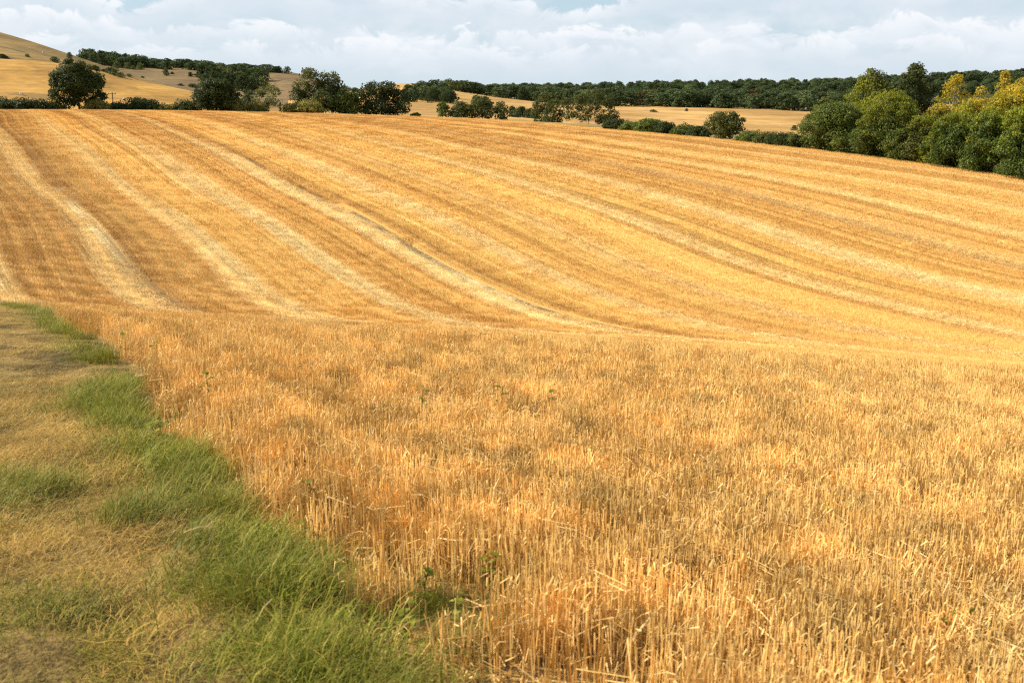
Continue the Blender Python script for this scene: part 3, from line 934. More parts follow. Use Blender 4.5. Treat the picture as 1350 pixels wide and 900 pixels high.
# small scrub bushes scattered over the downs
SCRUB = [(72, 82, 3, 5, "largest dark thorn bush on the dull upper down"), (87, 84, 2.4, 3.5, "small thorn bush left of a pair on the upper down"), (92, 85, 3.2, 4, "thorn bush right of a pair on the upper down"),
         (36, 75, 1.6, 2.5, "tiny thorn bush high on the upper down"), (3, 76, 2, 4, "dark scrub at the left edge of the upper down"), (8, 77, 1.6, 3, "low scrub beside the left edge of the upper down"),
         (118, 92, 2, 4, "thin thorn bush where the two downs meet"), (125, 93, 3, 4, "brown thorn bush on the fold between the downs"), (128, 94, 3, 4, "thorn bush next to the brown one on the fold"),
         (137, 95, 2, 4, "low scrub in the fold line of the downs"), (146, 98, 4, 7, "wide dark scrub bush in the fold line"), (152, 100, 3.4, 5, "scrub bush right of the wide dark one"), (159, 102, 2.4, 4, "last scrub bush of the fold line row"),
         (154, 91, 6, 7, "brown round tree below the left skyline wood"), (169, 91, 6, 8, "brown bush below the skyline wood, wider one"), (176, 92, 4, 5, "small brown bush below the skyline wood"), (186, 92, 6, 8, "brown bush below the skyline wood, right one"),
         (219, 100, 7, 6, "dark upright bush left of the bright tan patch"), (227, 98, 2.4, 4, "small bush on the bright tan patch"), (170, 101, 2, 4, "small low bush on the brown down"), (188, 103, 2, 4, "tiny low bush in the middle of the brown down"),
         (251, 101, 4, 5, "dark bush on the right edge of the bright tan patch"), (254, 115, 3, 9, "long dark bush low on the brown down"), (238, 113, 2, 5, "short dark bush low on the brown down"), (324, 124, 3.5, 6, "dark bush on the golden slope above the open tree"), (331, 125, 2.5, 9, "hedge scrap on the golden slope above the open tree")]
for px, row, h, wd, lb in SCRUB:
    p = hit(px, row, 260)
    if p is not None:
        o = far_tree(p.x, p.y, h, wd, lb, "scrub bushes on the downs", FARO if 150 < px < 190 else FARV[px % 7], "hill_bush")
        o["category"] = "bush"
for px, row, h, wd, lb in ((1047, 172, 2.6, 3.2, "small dark bush alone on the tan pasture left of the copse"), (861, 148, 2.2, 6, "tiny dark shrub on the pasture edge"), (905, 147, 2.5, 3, "small dark shrub under the long wood")):
    p = hit(px, row, 200)
    o = far_tree(p.x, p.y, h, wd, lb, "lone bushes on the tan pasture", FARV[px % 7], "hill_bush")
    o["category"] = "bush"


# ------------------------------------------------------------------ scatter by geometry nodes (grass, stubble, far wood)
def scatter_group(name, protos):
    ng = bpy.data.node_groups.new(name, "GeometryNodeTree")
    ng.interface.new_socket("Geometry", in_out="INPUT", socket_type="NodeSocketGeometry")
    ng.interface.new_socket("Geometry", in_out="OUTPUT", socket_type="NodeSocketGeometry")
    gi, go = ng.nodes.new("NodeGroupInput"), ng.nodes.new("NodeGroupOutput")
    ip, jn = ng.nodes.new("GeometryNodeInstanceOnPoints"), ng.nodes.new("GeometryNodeJoinGeometry")
    for p in reversed(protos):
        oi = ng.nodes.new("GeometryNodeObjectInfo")
        oi.inputs["Object"].default_value = p
        oi.inputs["As Instance"].default_value = False
        g2 = ng.nodes.new("GeometryNodeGeometryToInstance")
        ng.links.new(oi.outputs["Geometry"], g2.inputs[0])
        ng.links.new(g2.outputs[0], jn.inputs[0])
    ng.links.new(gi.outputs[0], ip.inputs["Points"])
    ng.links.new(jn.outputs[0], ip.inputs["Instance"])
    ip.inputs["Pick Instance"].default_value = True

    def na(n, t):
        q = ng.nodes.new("GeometryNodeInputNamedAttribute")
        q.data_type = t
        q.inputs[0].default_value = n
        return q.outputs["Attribute"]
    ng.links.new(na("pick", "INT"), ip.inputs["Instance Index"])
    ng.links.new(na("turn", "FLOAT_VECTOR"), ip.inputs["Rotation"])
    ng.links.new(na("size", "FLOAT_VECTOR"), ip.inputs["Scale"])
    ng.links.new(ip.outputs[0], go.inputs[0])
    return ng


def scatter(name, label, cat, pts, pick, spin, size, protos, normals=None):
    n = len(pts)
    me = bpy.data.meshes.new(name)
    me.vertices.add(n)
    me.vertices.foreach_set("co", pts.astype(np.float32).ravel())
    set_attr(me, "pick", pick.astype(np.int32), "INT")
    turn = np.zeros((n, 3))
    if normals is None:
        turn[:, 2] = spin
    else:
        # spin about z first, then tilt z onto the ground's normal
        nx, ny, nz = normals.T
        c_, s_ = np.cos(spin), np.sin(spin)
        # rotation that takes z to the normal
        k = 1 / (1 + nz)
        T = np.empty((n, 3, 3))
        T[:, 0, 0], T[:, 0, 1], T[:, 0, 2] = 1 - nx * nx * k, -nx * ny * k, nx
        T[:, 1, 0], T[:, 1, 1], T[:, 1, 2] = -nx * ny * k, 1 - ny * ny * k, ny
        T[:, 2, 0], T[:, 2, 1], T[:, 2, 2] = -nx, -ny, nz
        Z_ = np.zeros((n, 3, 3))
        Z_[:, 0, 0], Z_[:, 0, 1], Z_[:, 1, 0], Z_[:, 1, 1], Z_[:, 2, 2] = c_, -s_, s_, c_, 1
        M = T @ Z_
        turn[:, 0] = np.arctan2(M[:, 2, 1], M[:, 2, 2])
        turn[:, 1] = -np.arcsin(np.clip(M[:, 2, 0], -1, 1))
        turn[:, 2] = np.arctan2(M[:, 1, 0], M[:, 0, 0])
    set_attr(me, "turn", turn.astype(np.float32), "FLOAT_VECTOR")
    set_attr(me, "size", size.astype(np.float32), "FLOAT_VECTOR")
    o = bpy.data.objects.new(name, me)
    COL.objects.link(o)
    o.modifiers.new("scatter", "NODES").node_group = scatter_group(name, protos)
    return tag(o, label, cat, kind="stuff")


def slope_normals(x, y, e=.4):
    dzx = (zfun(x + e, y) - zfun(x - e, y)) / (2 * e)
    dzy = (zfun(x, y + e) - zfun(x, y - e)) / (2 * e)
    n = np.stack([-dzx, -dzy, np.ones_like(dzx)], -1)
    return n / np.linalg.norm(n, axis=1, keepdims=True)


def proto(name, V, Fc, mat, tint=None, kindv=None):
    me = bpy.data.meshes.new(name)
    me.from_pydata(V.tolist(), [], Fc.tolist())
    me.materials.append(mat)
    if tint is not None:
        set_attr(me, "tint", tint.astype(np.float32))
    if kindv is not None:
        set_attr(me, "sort", kindv.astype(np.float32))
    return bpy.data.objects.new(name, me)


# stems: straw colour of the place, varied from stem to stem
sm, nt, out = new_mat("straw")
c, u, v, fleck, sw = field_colour(nt, True)
t = nt.attr("tint")
c = nt.mix(nt.ramp(t, 0.0, 0.30, 0.5, 0.0, False), c, (0.34, 0.185, 0.058))
c = nt.mix(nt.ramp(t, 0.62, 1.0, 0.0, 0.8, False), c, (0.88, 0.63, 0.28))
c = nt.mix(nt.ramp(u, 48.0, 22.0, 0.0, 0.20), c, (0.88, 0.64, 0.26))
patch = nt.noise(nt.pos(), 2.8, 4.0, 0.65)
c = nt.scale_col(c, nt.ramp(patch, 0.3, 0.7, 0.72, 1.28))
leafy(nt, out, c, 0.24, 0.5, 0.25)
STRAW = sm


def stems(n, area, h0, h1, wd, lean, rg, broken=.12, flat=.08, rows=0.0):
    """standing cut stems, some snapped over and some loose straws lying between them"""
    V, Fc, T = [], [], []
    for i in range(n):
        x, y = rg.uniform(-area / 2, area / 2, 2)
        if rows:
            x = (math.floor(x / rows) + .5) * rows + rg.normal(0, rows * .22)
        h = rg.uniform(h0, h1)
        a = rg.uniform(0, 6.28)
        l = abs(rg.normal(0, lean))
        wv = wd * rg.uniform(.6, 1.3)
        t = np.clip(rg.normal(.45, .25), 0, 1)
        r_ = rg.uniform()
        if r_ < flat:
            z = rg.uniform(.005, h * .75)
            ln = rg.uniform(.4, 1.15) * h
            e = np.array([math.cos(a), math.sin(a), rg.uniform(-.25, .35)])
            P_ = [np.array([x, y, z]) - e * ln / 2, np.array([x, y, z]) + e * ln / 2]
            P_[0][2] = max(P_[0][2], .004)
            P_[1][2] = max(P_[1][2], .004)
            t = min(1, t + .35)
        else:
            dxy = np.array([math.cos(a), math.sin(a)]) * l
            P_ = [np.array([x, y, -.01]), np.array([x + dxy[0] * h, y + dxy[1] * h, h])]
            if r_ < flat + broken:
                b = rg.uniform(0, 6.28)
                P_[1] = P_[0] + (P_[1] - P_[0]) * rg.uniform(.45, .9)
                ln = rg.uniform(.3, .8) * h
                P_.append(P_[1] + np.array([math.cos(b) * ln, math.sin(b) * ln, -ln * rg.uniform(-.25, .8)]))
                t = min(1, t + .2)
        # triangular section
        ring0 = None
        for j, p in enumerate(P_):
            o = len(V)
            dvec = P_[min(j + 1, len(P_) - 1)] - P_[max(j - 1, 0)]
            s1 = np.cross(dvec, [.3, .5, .8])
            s1 /= np.linalg.norm(s1) + 1e-9
            s2 = np.cross(dvec, s1)
            s2 /= np.linalg.norm(s2) + 1e-9
            ww = wv * (1 - .2 * j)
            for k in range(3):
                an = k * 2.094
                V.append(p + (s1 * math.cos(an) + s2 * math.sin(an)) * ww * .58)
                T.append(min(1, t + (.16 * j if len(P_) == 2 else .08)))
            if ring0 is not None:
                for k in range(3):
                    Fc.append((ring0 + k, ring0 + (k + 1) % 3, o + (k + 1) % 3, o + k))
            ring0 = o
    return np.array(V), np.array(Fc), np.array(T)


def leafed(V, Fc, T, n, area, h, rg):
    """dry leaf ribbons and sheaths curling off the stems"""
    V, Fc, T = list(V), [tuple(f) for f in Fc], list(T)
    for i in range(n):
        x, y = rg.uniform(-area / 2, area / 2, 2)
        z = rg.uniform(.2, 1.0) * h
        a, L, wv = rg.uniform(0, 6.28), rg.uniform(.04, .12), rg.uniform(.0011, .0026)
        e = np.array([math.cos(a), math.sin(a), 0])
        sd = np.array([-e[1], e[0], rg.uniform(-.6, .6)]) * wv
        up_ = rg.uniform(-.6, 1.3)
        p0 = np.array([x, y, z])
        p1 = p0 + e * L * .3 + np.array([0, 0, L * .4 * up_])
        p2 = p1 + e * L * .4 + np.array([0, 0, -L * rg.uniform(.1, .7)])
        o = len(V)
        V += [p0 - sd, p0 + sd, p1 - sd, p1 + sd, p2 - sd * .3, p2 + sd * .3]
        Fc += [(o, o + 1, o + 3, o + 2), (o + 2, o + 3, o + 5, o + 4)]
        T += [float(np.clip(rg.normal(.5, .28), 0, 1))] * 6
    return np.array(V), np.array(Fc), np.array(T)


near_stems = []
for i in range(10):
    rg = np.random.default_rng(500 + i)
    V, Fc, T = stems(58, .32, .12, .26, .0046, .14, rg, broken=.14, flat=.08)
    V, Fc, T = leafed(V, Fc, T, 22, .32, .24, rg)
    near_stems.append(proto("stubble", V, Fc, STRAW, T))
for i in range(3):      # untidy: mostly lying straw
    rg = np.random.default_rng(540 + i)
    V, Fc, T = stems(44, .42, .10, .20, .0046, .35, rg, broken=.25, flat=.4)
    V, Fc, T = leafed(V, Fc, T, 20, .42, .16, rg)
    near_stems.append(proto("stubble", V, Fc, STRAW, T))
mid_stems = []
for i in range(6):
    rg = np.random.default_rng(560 + i)
    V, Fc, T = stems(210, 1.1, .12, .21, .0095, .16, rg, broken=.1, flat=.16, rows=.22)
    mid_stems.append(proto("stubble", V, Fc, STRAW, T))
far_stems = []
for i in range(5):
    rg = np.random.default_rng(580 + i)
    V, Fc, T = stems(420, 2.2, .12, .20, .017, .2, rg, broken=.05, flat=.18, rows=.22)
    far_stems.append(proto("stubble", V, Fc, STRAW, T))


def sector(n, D0, D1, a0=-31.5, a1=33.0):
    """random places on the ground in the part of the field the picture looks over (with some margin)"""
    D = np.sqrt(rng.uniform(D0 * D0, D1 * D1, n))
    a = np.radians(rng.uniform(a0, a1, n))
    return D * np.sin(a), D * np.cos(a)


def smooth_noise(x, y, s, seed=0.0):
    return np.array([noise.noise(Vector((p * s, q * s, seed))) for p, q in zip(x, y)])


def in_field(x, y, pad=.12):
    u, v = uv_of(x, y)
    return (v > edge_v(u) + pad) & (v < V_FAR - .3) & (np.hypot(x, y) < D_CREST)


SHIFT = rng.uniform(-.14, .14, 400)           # each drill strip starts at its own place
CELL = rng.uniform(size=(140, 140))       # which of the two stubble meshes a 2.2 m square of the field gets


def grid_sector(far, D0, D1, a0=-31.5, a1=33.0):
    """evenly spread places in lines along the drilled rows; nearer squares get the finer mesh, farther the coarser"""
    step = 2.2 if far else 1.1
    iu, iv = np.meshgrid(np.arange(125 if far else 250), np.arange(115 if far else 230), indexing="ij")
    iu, iv = iu.ravel(), iv.ravel()
    uu = -40 + iu * step + (.55 if far else 0) + (SHIFT[iv % 400] + rng.uniform(-.06, .06, iu.size)) * step
    vv = iv * step + (.55 if far else 0)
    cu, cv = (iu, iv) if far else (iu // 2, iv // 2)
    cx, cy = (-40 + cu * 2.2) * SU + cv * 2.2 * CU, (-40 + cu * 2.2) * CU - cv * 2.2 * SU
    isfar = CELL[cu, cv] < (np.hypot(cx, cy) - 84) / 36
    x, y = uu * SU + vv * CU, uu * CU - vv * SU
    D, a = np.hypot(x, y), np.degrees(np.arctan2(x, y))
    k = (D > D0) & (D < D1) & (a > a0) & (a < a1) & (isfar if far else ~isfar)
    return x[k], y[k]


# near stubble
xs, ys = sector(16500, 2.0, 40.0)
x2, y2 = sector(3600, 1.6, 11.0, -20, 40)
xs, ys = np.concatenate([xs, x2]), np.concatenate([ys, y2])
k = in_field(xs, ys)
xs, ys = xs[k], ys[k]


def near_share(x, y):
    """where the tall stubble of the near slope gives way to the shorter stubble beyond the brow"""
    a_ = np.degrees(np.arctan2(x, y))
    lim = 40 - 13 * np.clip((a_ - 2) / 24, 0, 1)
    return np.clip((lim - np.hypot(x, y)) / 9, 0, 1)


k = rng.uniform(size=len(xs)) < near_share(xs, ys)
xs, ys = xs[k], ys[k]
us, vs = uv_of(xs, ys)
g1 = smooth_noise(xs, ys, 1.1, 3.0)
gap = np.clip((vs - edge_v(us)) / 1.1, 0, 1)
BARE = [(hit_field(px_, row_), r_) for px_, row_, r_ in ((560, 850, .30), (620, 800, .22), (745, 800, .26), (700, 770, .20), (500, 770, .25), (440, 745, .2))]
thin = np.ones(len(xs))
for b_, r_ in BARE:
    thin *= 1 - .85 * np.exp(-((xs - b_.x) ** 2 + (ys - b_.y) ** 2) / (r_ * r_))
k = rng.uniform(size=len(xs)) < np.clip(.3 + .75 * gap + .8 * g1, .12, 1) * thin
xs, ys, us, vs, g1 = xs[k], ys[k], us[k], vs[k], g1[k]
n = len(xs)
pick = rng.integers(0, 10, n)
mess = smooth_noise(xs, ys, .7, 11.0) + rng.normal(0, .12, n)
pick[mess > .42] = rng.integers(10, 13, int((mess > .42).sum()))
hs = 1 + .35 * smooth_noise(xs, ys, .35, 5.0) + rng.normal(0, .08, n) + .25 * np.exp(-((vs - edge_v(us)) / 1.2) ** 2)
size = np.stack([np.ones(n), np.ones(n), np.clip(hs, .6, 1.6)], -1)
scatter("stubble", "tall orange cut stubble covering the near slope of the field", "stubble",
        np.stack([xs, ys, ground(xs, ys)], -1), pick, rng.uniform(0, 6.28, n), size, near_stems)
# middle distance
xs, ys = grid_sector(False, 22.0, 125.0)
k = in_field(xs, ys) & (rng.uniform(size=len(xs)) > near_share(xs, ys))
xs, ys = xs[k], ys[k]
us, vs = uv_of(xs, ys)
tl = np.zeros(len(xs), bool)
for v0 in (35.0, 36.9, 11.3):
    tl |= np.abs(vs - v0) < .5
k = ~tl
xs, ys = xs[k], ys[k]
n = len(xs)
scatter("stubble", "short golden stubble over the dip and foot of the far slope", "stubble",
        np.stack([xs, ys, zfun(xs, ys)], -1), rng.integers(0, 6, n), -PH + math.pi * rng.integers(0, 2, n),
        np.stack([np.ones(n), np.ones(n), rng.uniform(.85, 1.15, n)], -1), mid_stems, slope_normals(xs, ys))
xs, ys = grid_sector(True, 80.0, 236.0)
k = in_field(xs, ys)
xs, ys = xs[k], ys[k]
n = len(xs)
scatter("stubble", "short golden stubble on the upper far slope up to the crest", "stubble",
        np.stack([xs, ys, zfun(xs, ys)], -1), rng.integers(0, 5, n), -PH + math.pi * rng.integers(0, 2, n),
        np.stack([np.ones(n), np.ones(n), rng.uniform(.85, 1.15, n)], -1), far_stems, slope_normals(xs, ys))

# swaths of loose straw left behind by the combine, lying along the rows
heaps = []
for i in range(5):
    rg = np.random.default_rng(600 + i)
    V, Fc, T = stems(130, 1.3, .10, .20, .010, .5, rg, broken=.0, flat=1.0)
    heaps.append(proto("straw", V, Fc, STRAW, np.clip(T + .15, 0, 1)))
nh = 5600
uu = rng.uniform(30, 150, nh)
kk = rng.integers(0, 14, nh)
vv_ = 7.9 * kk + 1.55 + rng.normal(0, .75, nh) - .6 * np.sin(uu * .045 + 1)
hx, hy = uu * SU + vv_ * CU, uu * CU - vv_ * SU
k = in_field(hx, hy) & (rng.uniform(size=nh) < np.clip(1.25 - uu / 160, .1, 1)) & (vv_ > 4)
hx, hy = hx[k], hy[k]
n = len(hx)
scatter("straw", "loose pale straw lying in swaths along the rows of the field", "straw", np.stack([hx, hy, zfun(hx, hy) + .03], -1), rng.integers(0, 5, n),
        rng.uniform(0, 6.28, n), np.stack([np.ones(n), np.ones(n), rng.uniform(.8, 1.7, n)], -1), heaps, slope_normals(hx, hy))

# ---- grass margin
gmat, nt, out = new_mat("grass_blades")
s_ = nt.attr("sort")
t = nt.attr("tint")
green = nt.mix(t, (0.066, 0.092, 0.006), (0.28, 0.300, 0.026))
dry = nt.mix(t, (0.25, 0.125, 0.018), (0.74, 0.46, 0.125))
patch = nt.noise(nt.pos(), 1.1, 4.0, 0.6)
c = nt.mix(s_, green, dry)
c = nt.scale_col(c, nt.ramp(patch, 0.3, 0.7, 0.8, 1.2))
leafy(nt, out, c, 0.26, 0.55, 0.15)
GRASS = gmat


def blades(n, area, l0, l1, wd, up, dryf, rg, comb=None):
    """bent grass blades: up=1 upright, 0 laid flat"""
    V, Fc, T, S = [], [], [], []
    comb = rg.uniform(0, 6.28)
    for i in range(n):
        x, y = rg.normal(0, area * .36, 2)
        L = rg.uniform(l0, l1)
        a = rg.normal(comb, .75)
        upk = np.clip(rg.normal(up, .18), .04, 1)
        e = np.array([math.cos(a), math.sin(a), 0])
        p0 = np.array([x, y, -.01])
        p1 = p0 + e * L * .5 * (1 - upk * .75) + np.array([0, 0, L * .52 * (.25 + .75 * upk)])
        p2 = p1 + e * L * .5 * (1 - upk * .4) + np.array([0, 0, L * .5 * (upk - .45)])
        p2[2] = max(p2[2], .008)
        ws = np.array([-e[1], e[0], 0]) * wd * rg.uniform(.6, 1.3) * .5
        o = len(V)
        V += [p0 - ws, p0 + ws, p1 - ws * .8, p1 + ws * .8, p2]
        Fc += [(o, o + 1, o + 3, o + 2), (o + 2, o + 3, o + 4, o + 4)]
        t = np.clip(rg.normal(.45, .25), 0, 1)
        d_ = np.clip(rg.normal(dryf, .22), 0, 1)
        T += [t] * 5
        S += [d_] * 5
    Fq = [f if f[2] != f[3] else f[:3] for f in Fc]
    me_f = Fq
    return np.array(V), me_f, np.array(T), np.array(S)


def gproto(args, seed):
    rg = np.random.default_rng(seed)
    V, Fq, T, S = blades(*args, rg)
    me = bpy.data.meshes.new("grass")
    me.from_pydata(V.tolist(), [], Fq)
    me.materials.append(GRASS)
    set_attr(me, "tint", T.astype(np.float32))
    set_attr(me, "sort", S.astype(np.float32))
    return bpy.data.objects.new("grass", me)


GP = []
for i in range(4):
    GP.append(gproto((250, .42, .05, .13, .0030, .24, .66), 700 + i))        # mixed, half laid
for i in range(4):
    GP.append(gproto((240, .42, .06, .16, .0028, .10, .92), 710 + i))        # dry thatch laid flat
for i in range(3):
    GP.append(gproto((260, .38, .05, .14, .0032, .44, .22), 720 + i))        # short green
for i in range(3):
    GP.append(gproto((280, .28, .12, .27, .0034, .66, .12), 730 + i))        # lush tussock
xs, ys = sector(8000, 2.2, 40.0, -52, 2)
x2, y2 = sector(2300, 2.0, 10.0, -55, 6)
xs, ys = np.concatenate([xs, x2]), np.concatenate([ys, y2])
us, vs = uv_of(xs, ys)
ev_ = edge_v(us)
holl = smooth_noise(xs, ys, 1.9, 21.0) + .6 * smooth_noise(xs, ys, 4.5, 22.0)
k = (vs < ev_ - .10) & (vs > -14) & (rng.uniform(size=len(xs)) < np.clip(.85 + 2.8 * holl, np.where(np.hypot(xs, ys) < 6.5, .25, .9), 1))
xs, ys, us, vs, ev_ = xs[k], ys[k], us[k], vs[k], ev_[k]
n = len(xs)
q = 1.1 * smooth_noise(xs, ys, .8, 1.0) + .9 * smooth_noise(xs, ys, 2.6, 2.0)
rim = np.exp(-((vs - ev_ + .22) / .20) ** 2)
wet = q + .10 + .16 * np.clip((.35 - vs) / .4, 0, 1) + .75 * rim - .60 * np.exp(-((vs - ev_ + .95) / .38) ** 2) + rng.normal(0, .12, n)
pick = np.where(wet > .55, rng.integers(11, 14, n), np.where(wet > .22, rng.integers(8, 11, n), np.where(wet > -.22, rng.integers(0, 4, n), rng.integers(4, 8, n))))
lone = rim < .25
pick = np.where((pick >= 11) & lone, rng.integers(8, 11, n), pick)
sz = rng.uniform(.8, 1.3, n) * np.where(vs < ev_ - .5, .78, 1.0)
size = np.stack([sz, sz, sz * np.where(pick >= 11, rng.uniform(.65, 1.15, n), rng.uniform(.6, 1.35, n))], -1)
HOL = [(hit_field(px_, row_), r_) for px_, row_, r_ in ((372, 828, .11), (355, 838, .09), (212, 672, .10), (205, 732, .08), (60, 660, .09), (385, 708, .10), (235, 515, .14), (95, 690, .08))]
keep = np.ones(n, bool)
for b_, r_ in HOL:
    dd_ = np.hypot(xs - b_.x, ys - b_.y)
    keep &= (dd_ > r_ * 1.1)
    ring = (dd_ > r_ * 1.1) & (dd_ < r_ * 2.6)
    pick[ring] = rng.integers(11, 14, int(ring.sum())) if r_ > .085 else pick[ring]
xs, ys, pick, size, n = xs[keep], ys[keep], pick[keep], size[keep], int(keep.sum())
# green growth in the thin spots of the crop
ex, ey = [], []
for b_, r_ in BARE:
    ex += list(b_.x + rng.normal(0, r_ * .7, 14))
    ey += list(b_.y + rng.normal(0, r_ * .7, 14))
ex, ey = np.array(ex), np.array(ey)
xs, ys = np.concatenate([xs, ex]), np.concatenate([ys, ey])
pick = np.concatenate([pick, rng.choice([8, 9, 10, 1, 11], len(ex))])
es = rng.uniform(.35, .8, len(ex))
size = np.concatenate([size, np.stack([es, es, es], -1)])
n = len(xs)
scatter("grass", "trampled green and straw-coloured grass of the path margin", "grass",
        np.stack([xs, ys, ground(xs, ys)], -1), pick, rng.uniform(0, 6.28, n), size, GP)

# rank dry grass along the foot of the copse and the far hedge
nf = 1500
uu = rng.uniform(-20, 215, nf)
vv_ = V_FAR + rng.normal(-.1, .5, nf)
fx, fy = uu * SU + vv_ * CU, uu * CU - vv_ * SU
sz = rng.uniform(2.2, 4.2, nf)
k = np.hypot(fx, fy) < 236
fx, fy, sz = fx[k], fy[k], sz[k]
scatter("grass", "rank dry grass fringe at the foot of the copse and far hedge", "grass", np.stack([fx, fy, zfun(fx, fy)], -1),
        rng.choice([0, 1, 2, 3, 4, 5, 8], len(fx)), rng.uniform(0, 6.28, len(fx)), np.stack([sz, sz, sz * 1.3], -1), GP)

# far wood over the last ridge: one mass
px = rng.uniform(560, 1560, 900)
Dd = rng.uniform(1430, 1830, 900)
aa = np.array([ray(p, 120)[0] for p in px])
fx, fy = Dd * np.sin(aa), Dd * np.cos(aa)
fz = np.array([surf(a_, b_) - .5 for a_, b_ in zip(fx, fy)])
hh = rng.uniform(11, 15, 900)
ww = rng.uniform(13, 22, 900)
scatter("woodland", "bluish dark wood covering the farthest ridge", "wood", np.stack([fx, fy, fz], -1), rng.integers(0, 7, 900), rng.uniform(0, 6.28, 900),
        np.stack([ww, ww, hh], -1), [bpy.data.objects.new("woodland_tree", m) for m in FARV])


# ------------------------------------------------------------------ utility pole, sheep and other small things
wm, nt, out = new_mat("weathered_wood")
wn_ = nt.noise(nt.pos(), 4.0, 4.0)
principled(nt, out, nt.mix(wn_, (0.10, 0.075, 0.055), (0.24, 0.19, 0.15)), 0.85, 0.1)
im, nt, out = new_mat("insulator")
principled(nt, out, (0.16, 0.12, 0.10), 0.3, 0.5)
p = at(150, 262, 147)
pz = surf(p.x, p.y)
top = at(150, 262, 121.5).z - pz
pole = thing("utility_pole", "thin wooden utility pole with one crossarm on the crest", "utility pole", (p.x, p.y, pz), rz=R(8))
v_, f_ = tube([(0, 0, -.8), (0, 0, top * .5), (0, 0, top)], [.16, .14, .11], 8)
mesh_obj("post", v_, f_, wm, pole)
bx = lambda cx, cy, cz, sx, sy, sz: ([(cx + a * sx / 2, cy + b * sy / 2, cz + c_ * sz / 2) for a in (-1, 1) for b in (-1, 1) for c_ in (-1, 1)],
                                     [(0, 1, 3, 2), (4, 6, 7, 5), (0, 4, 5, 1), (2, 3, 7, 6), (0, 2, 6, 4), (1, 5, 7, 3)])
mesh_obj("crossarm", *bx(0, -.18, top - .45, 1.9, .14, .16), wm, pole)
for sx in (-.8, 0, .8):
    v_, f_ = tube([(sx, -.18, top - .37), (sx, -.18, top - .28), (sx, -.18, top - .2), (sx, -.18, top - .14)], [.04, .07, .05, .02], 6)
    mesh_obj("insulator", v_, f_, im, pole)

fm, nt, out = new_mat("fleece")
fn = nt.noise(nt.pos(), 6.0, 4.0)
principled(nt, out, nt.mix(fn, (0.55, 0.50, 0.42), (0.76, 0.72, 0.64)), 0.95, 0.05)
dm, nt, out = new_mat("sheep_face")
principled(nt, out, (0.20, 0.17, 0.14), 0.8, 0.1)


def sheep_mesh():
    """grazing sheep: one skin from rump to lowered muzzle, four jointed legs"""
    me = bpy.data.meshes.new("body")
    J = [((-.48, 0, .66), .20), ((-.25, 0, .68), .29), ((.05, 0, .66), .31), ((.34, 0, .66), .26), ((.52, 0, .60), .15), ((.66, 0, .40), .11), ((.76, 0, .24), .085), ((.86, 0, .12), .05)]
    verts = [j[0] for j in J]
    rad = [j[1] for j in J]
    edges = [(i, i + 1) for i in range(len(J) - 1)]
    for sy in (-1, 1):
        for root, chain in ((1, [(-.34, .15 * sy, .42), (-.44, .16 * sy, .27), (-.38, .16 * sy, .02)]), (3, [(.32, .14 * sy, .40), (.34, .15 * sy, .22), (.32, .15 * sy, .02)])):
            prev = root
            for c_, r_ in zip(chain, (.09, .05, .04)):
                verts.append(c_)
                rad.append(r_)
                edges.append((prev, len(verts) - 1))
                prev = len(verts) - 1
        verts.append((.60, .13 * sy, .44))
        rad.append(.03)
        edges.append((5, len(verts) - 1))
    me.from_pydata(verts, edges, [])
    o = bpy.data.objects.new("body", me)
    COL.objects.link(o)
    sk = o.modifiers.new("skin", "SKIN")
    o.modifiers.new("sub", "SUBSURF").levels = 1
    for i, r_ in enumerate(rad):
        me.skin_vertices[0].data[i].radius = (r_, r_)
    me.skin_vertices[0].data[2].use_root = True
    ev = o.evaluated_get(bpy.context.evaluated_depsgraph_get())
    m2 = bpy.data.meshes.new_from_object(ev)
    bpy.data.objects.remove(o)
    m2.name = "body"
    m2.materials.clear()
    m2.materials.append(fm)
    m2.materials.append(dm)
    for f in m2.polygons:
        f.material_index = 1 if f.center.x > .70 or (f.center.z < .26) else 0
        f.use_smooth = True
    return m2


SHEEP = sheep_mesh()
for px, row, lb, rz, s in ((28, 126, "white sheep grazing low on the golden slope at the left", .3, 1.0), (164, 133, "white sheep grazing on the golden slope right of the utility pole", 2.6, .95),
                           (57, 71, "tiny white sheep high on the upper down", 1.0, 1.0), (39, 65, "tiny white sheep near the top track of the upper down", 2.0, 1.0), (201, 107, "tiny white sheep at the lower edge of the brown down", .2, 1.0)):
    p = hit(px, row, 260)
    if p is None:
        continue
    o = bpy.data.objects.new("sheep", SHEEP)
    COL.objects.link(o)
    o.location, o.rotation_euler, o.scale = p, (0, 0, rz), (s, s, s)
    tag(o, lb, "sheep", "sheep on the downs")

# wind-bent thorn on the skyline of the upper down
p = hit(92, 77, 260) or at(92, 650, 77)
o = far_tree(p.x, p.y, 4.0, 3.2, "small wind-bent thorn on the skyline of the upper down", "lone trees on the hills", FARV[4], "thorn_tree")


# ------------------------------------------------------------------ plants standing singly in the foreground
def flat_mat(name, a, b, scale=20.0, trans=.3):
    m, nt, out = new_mat(name)
    n_ = nt.noise(nt.pos(), scale, 3.0)
    leafy(nt, out, nt.mix(nt.ramp(n_, .35, .65), a, b), trans, .6, .08)
    return m


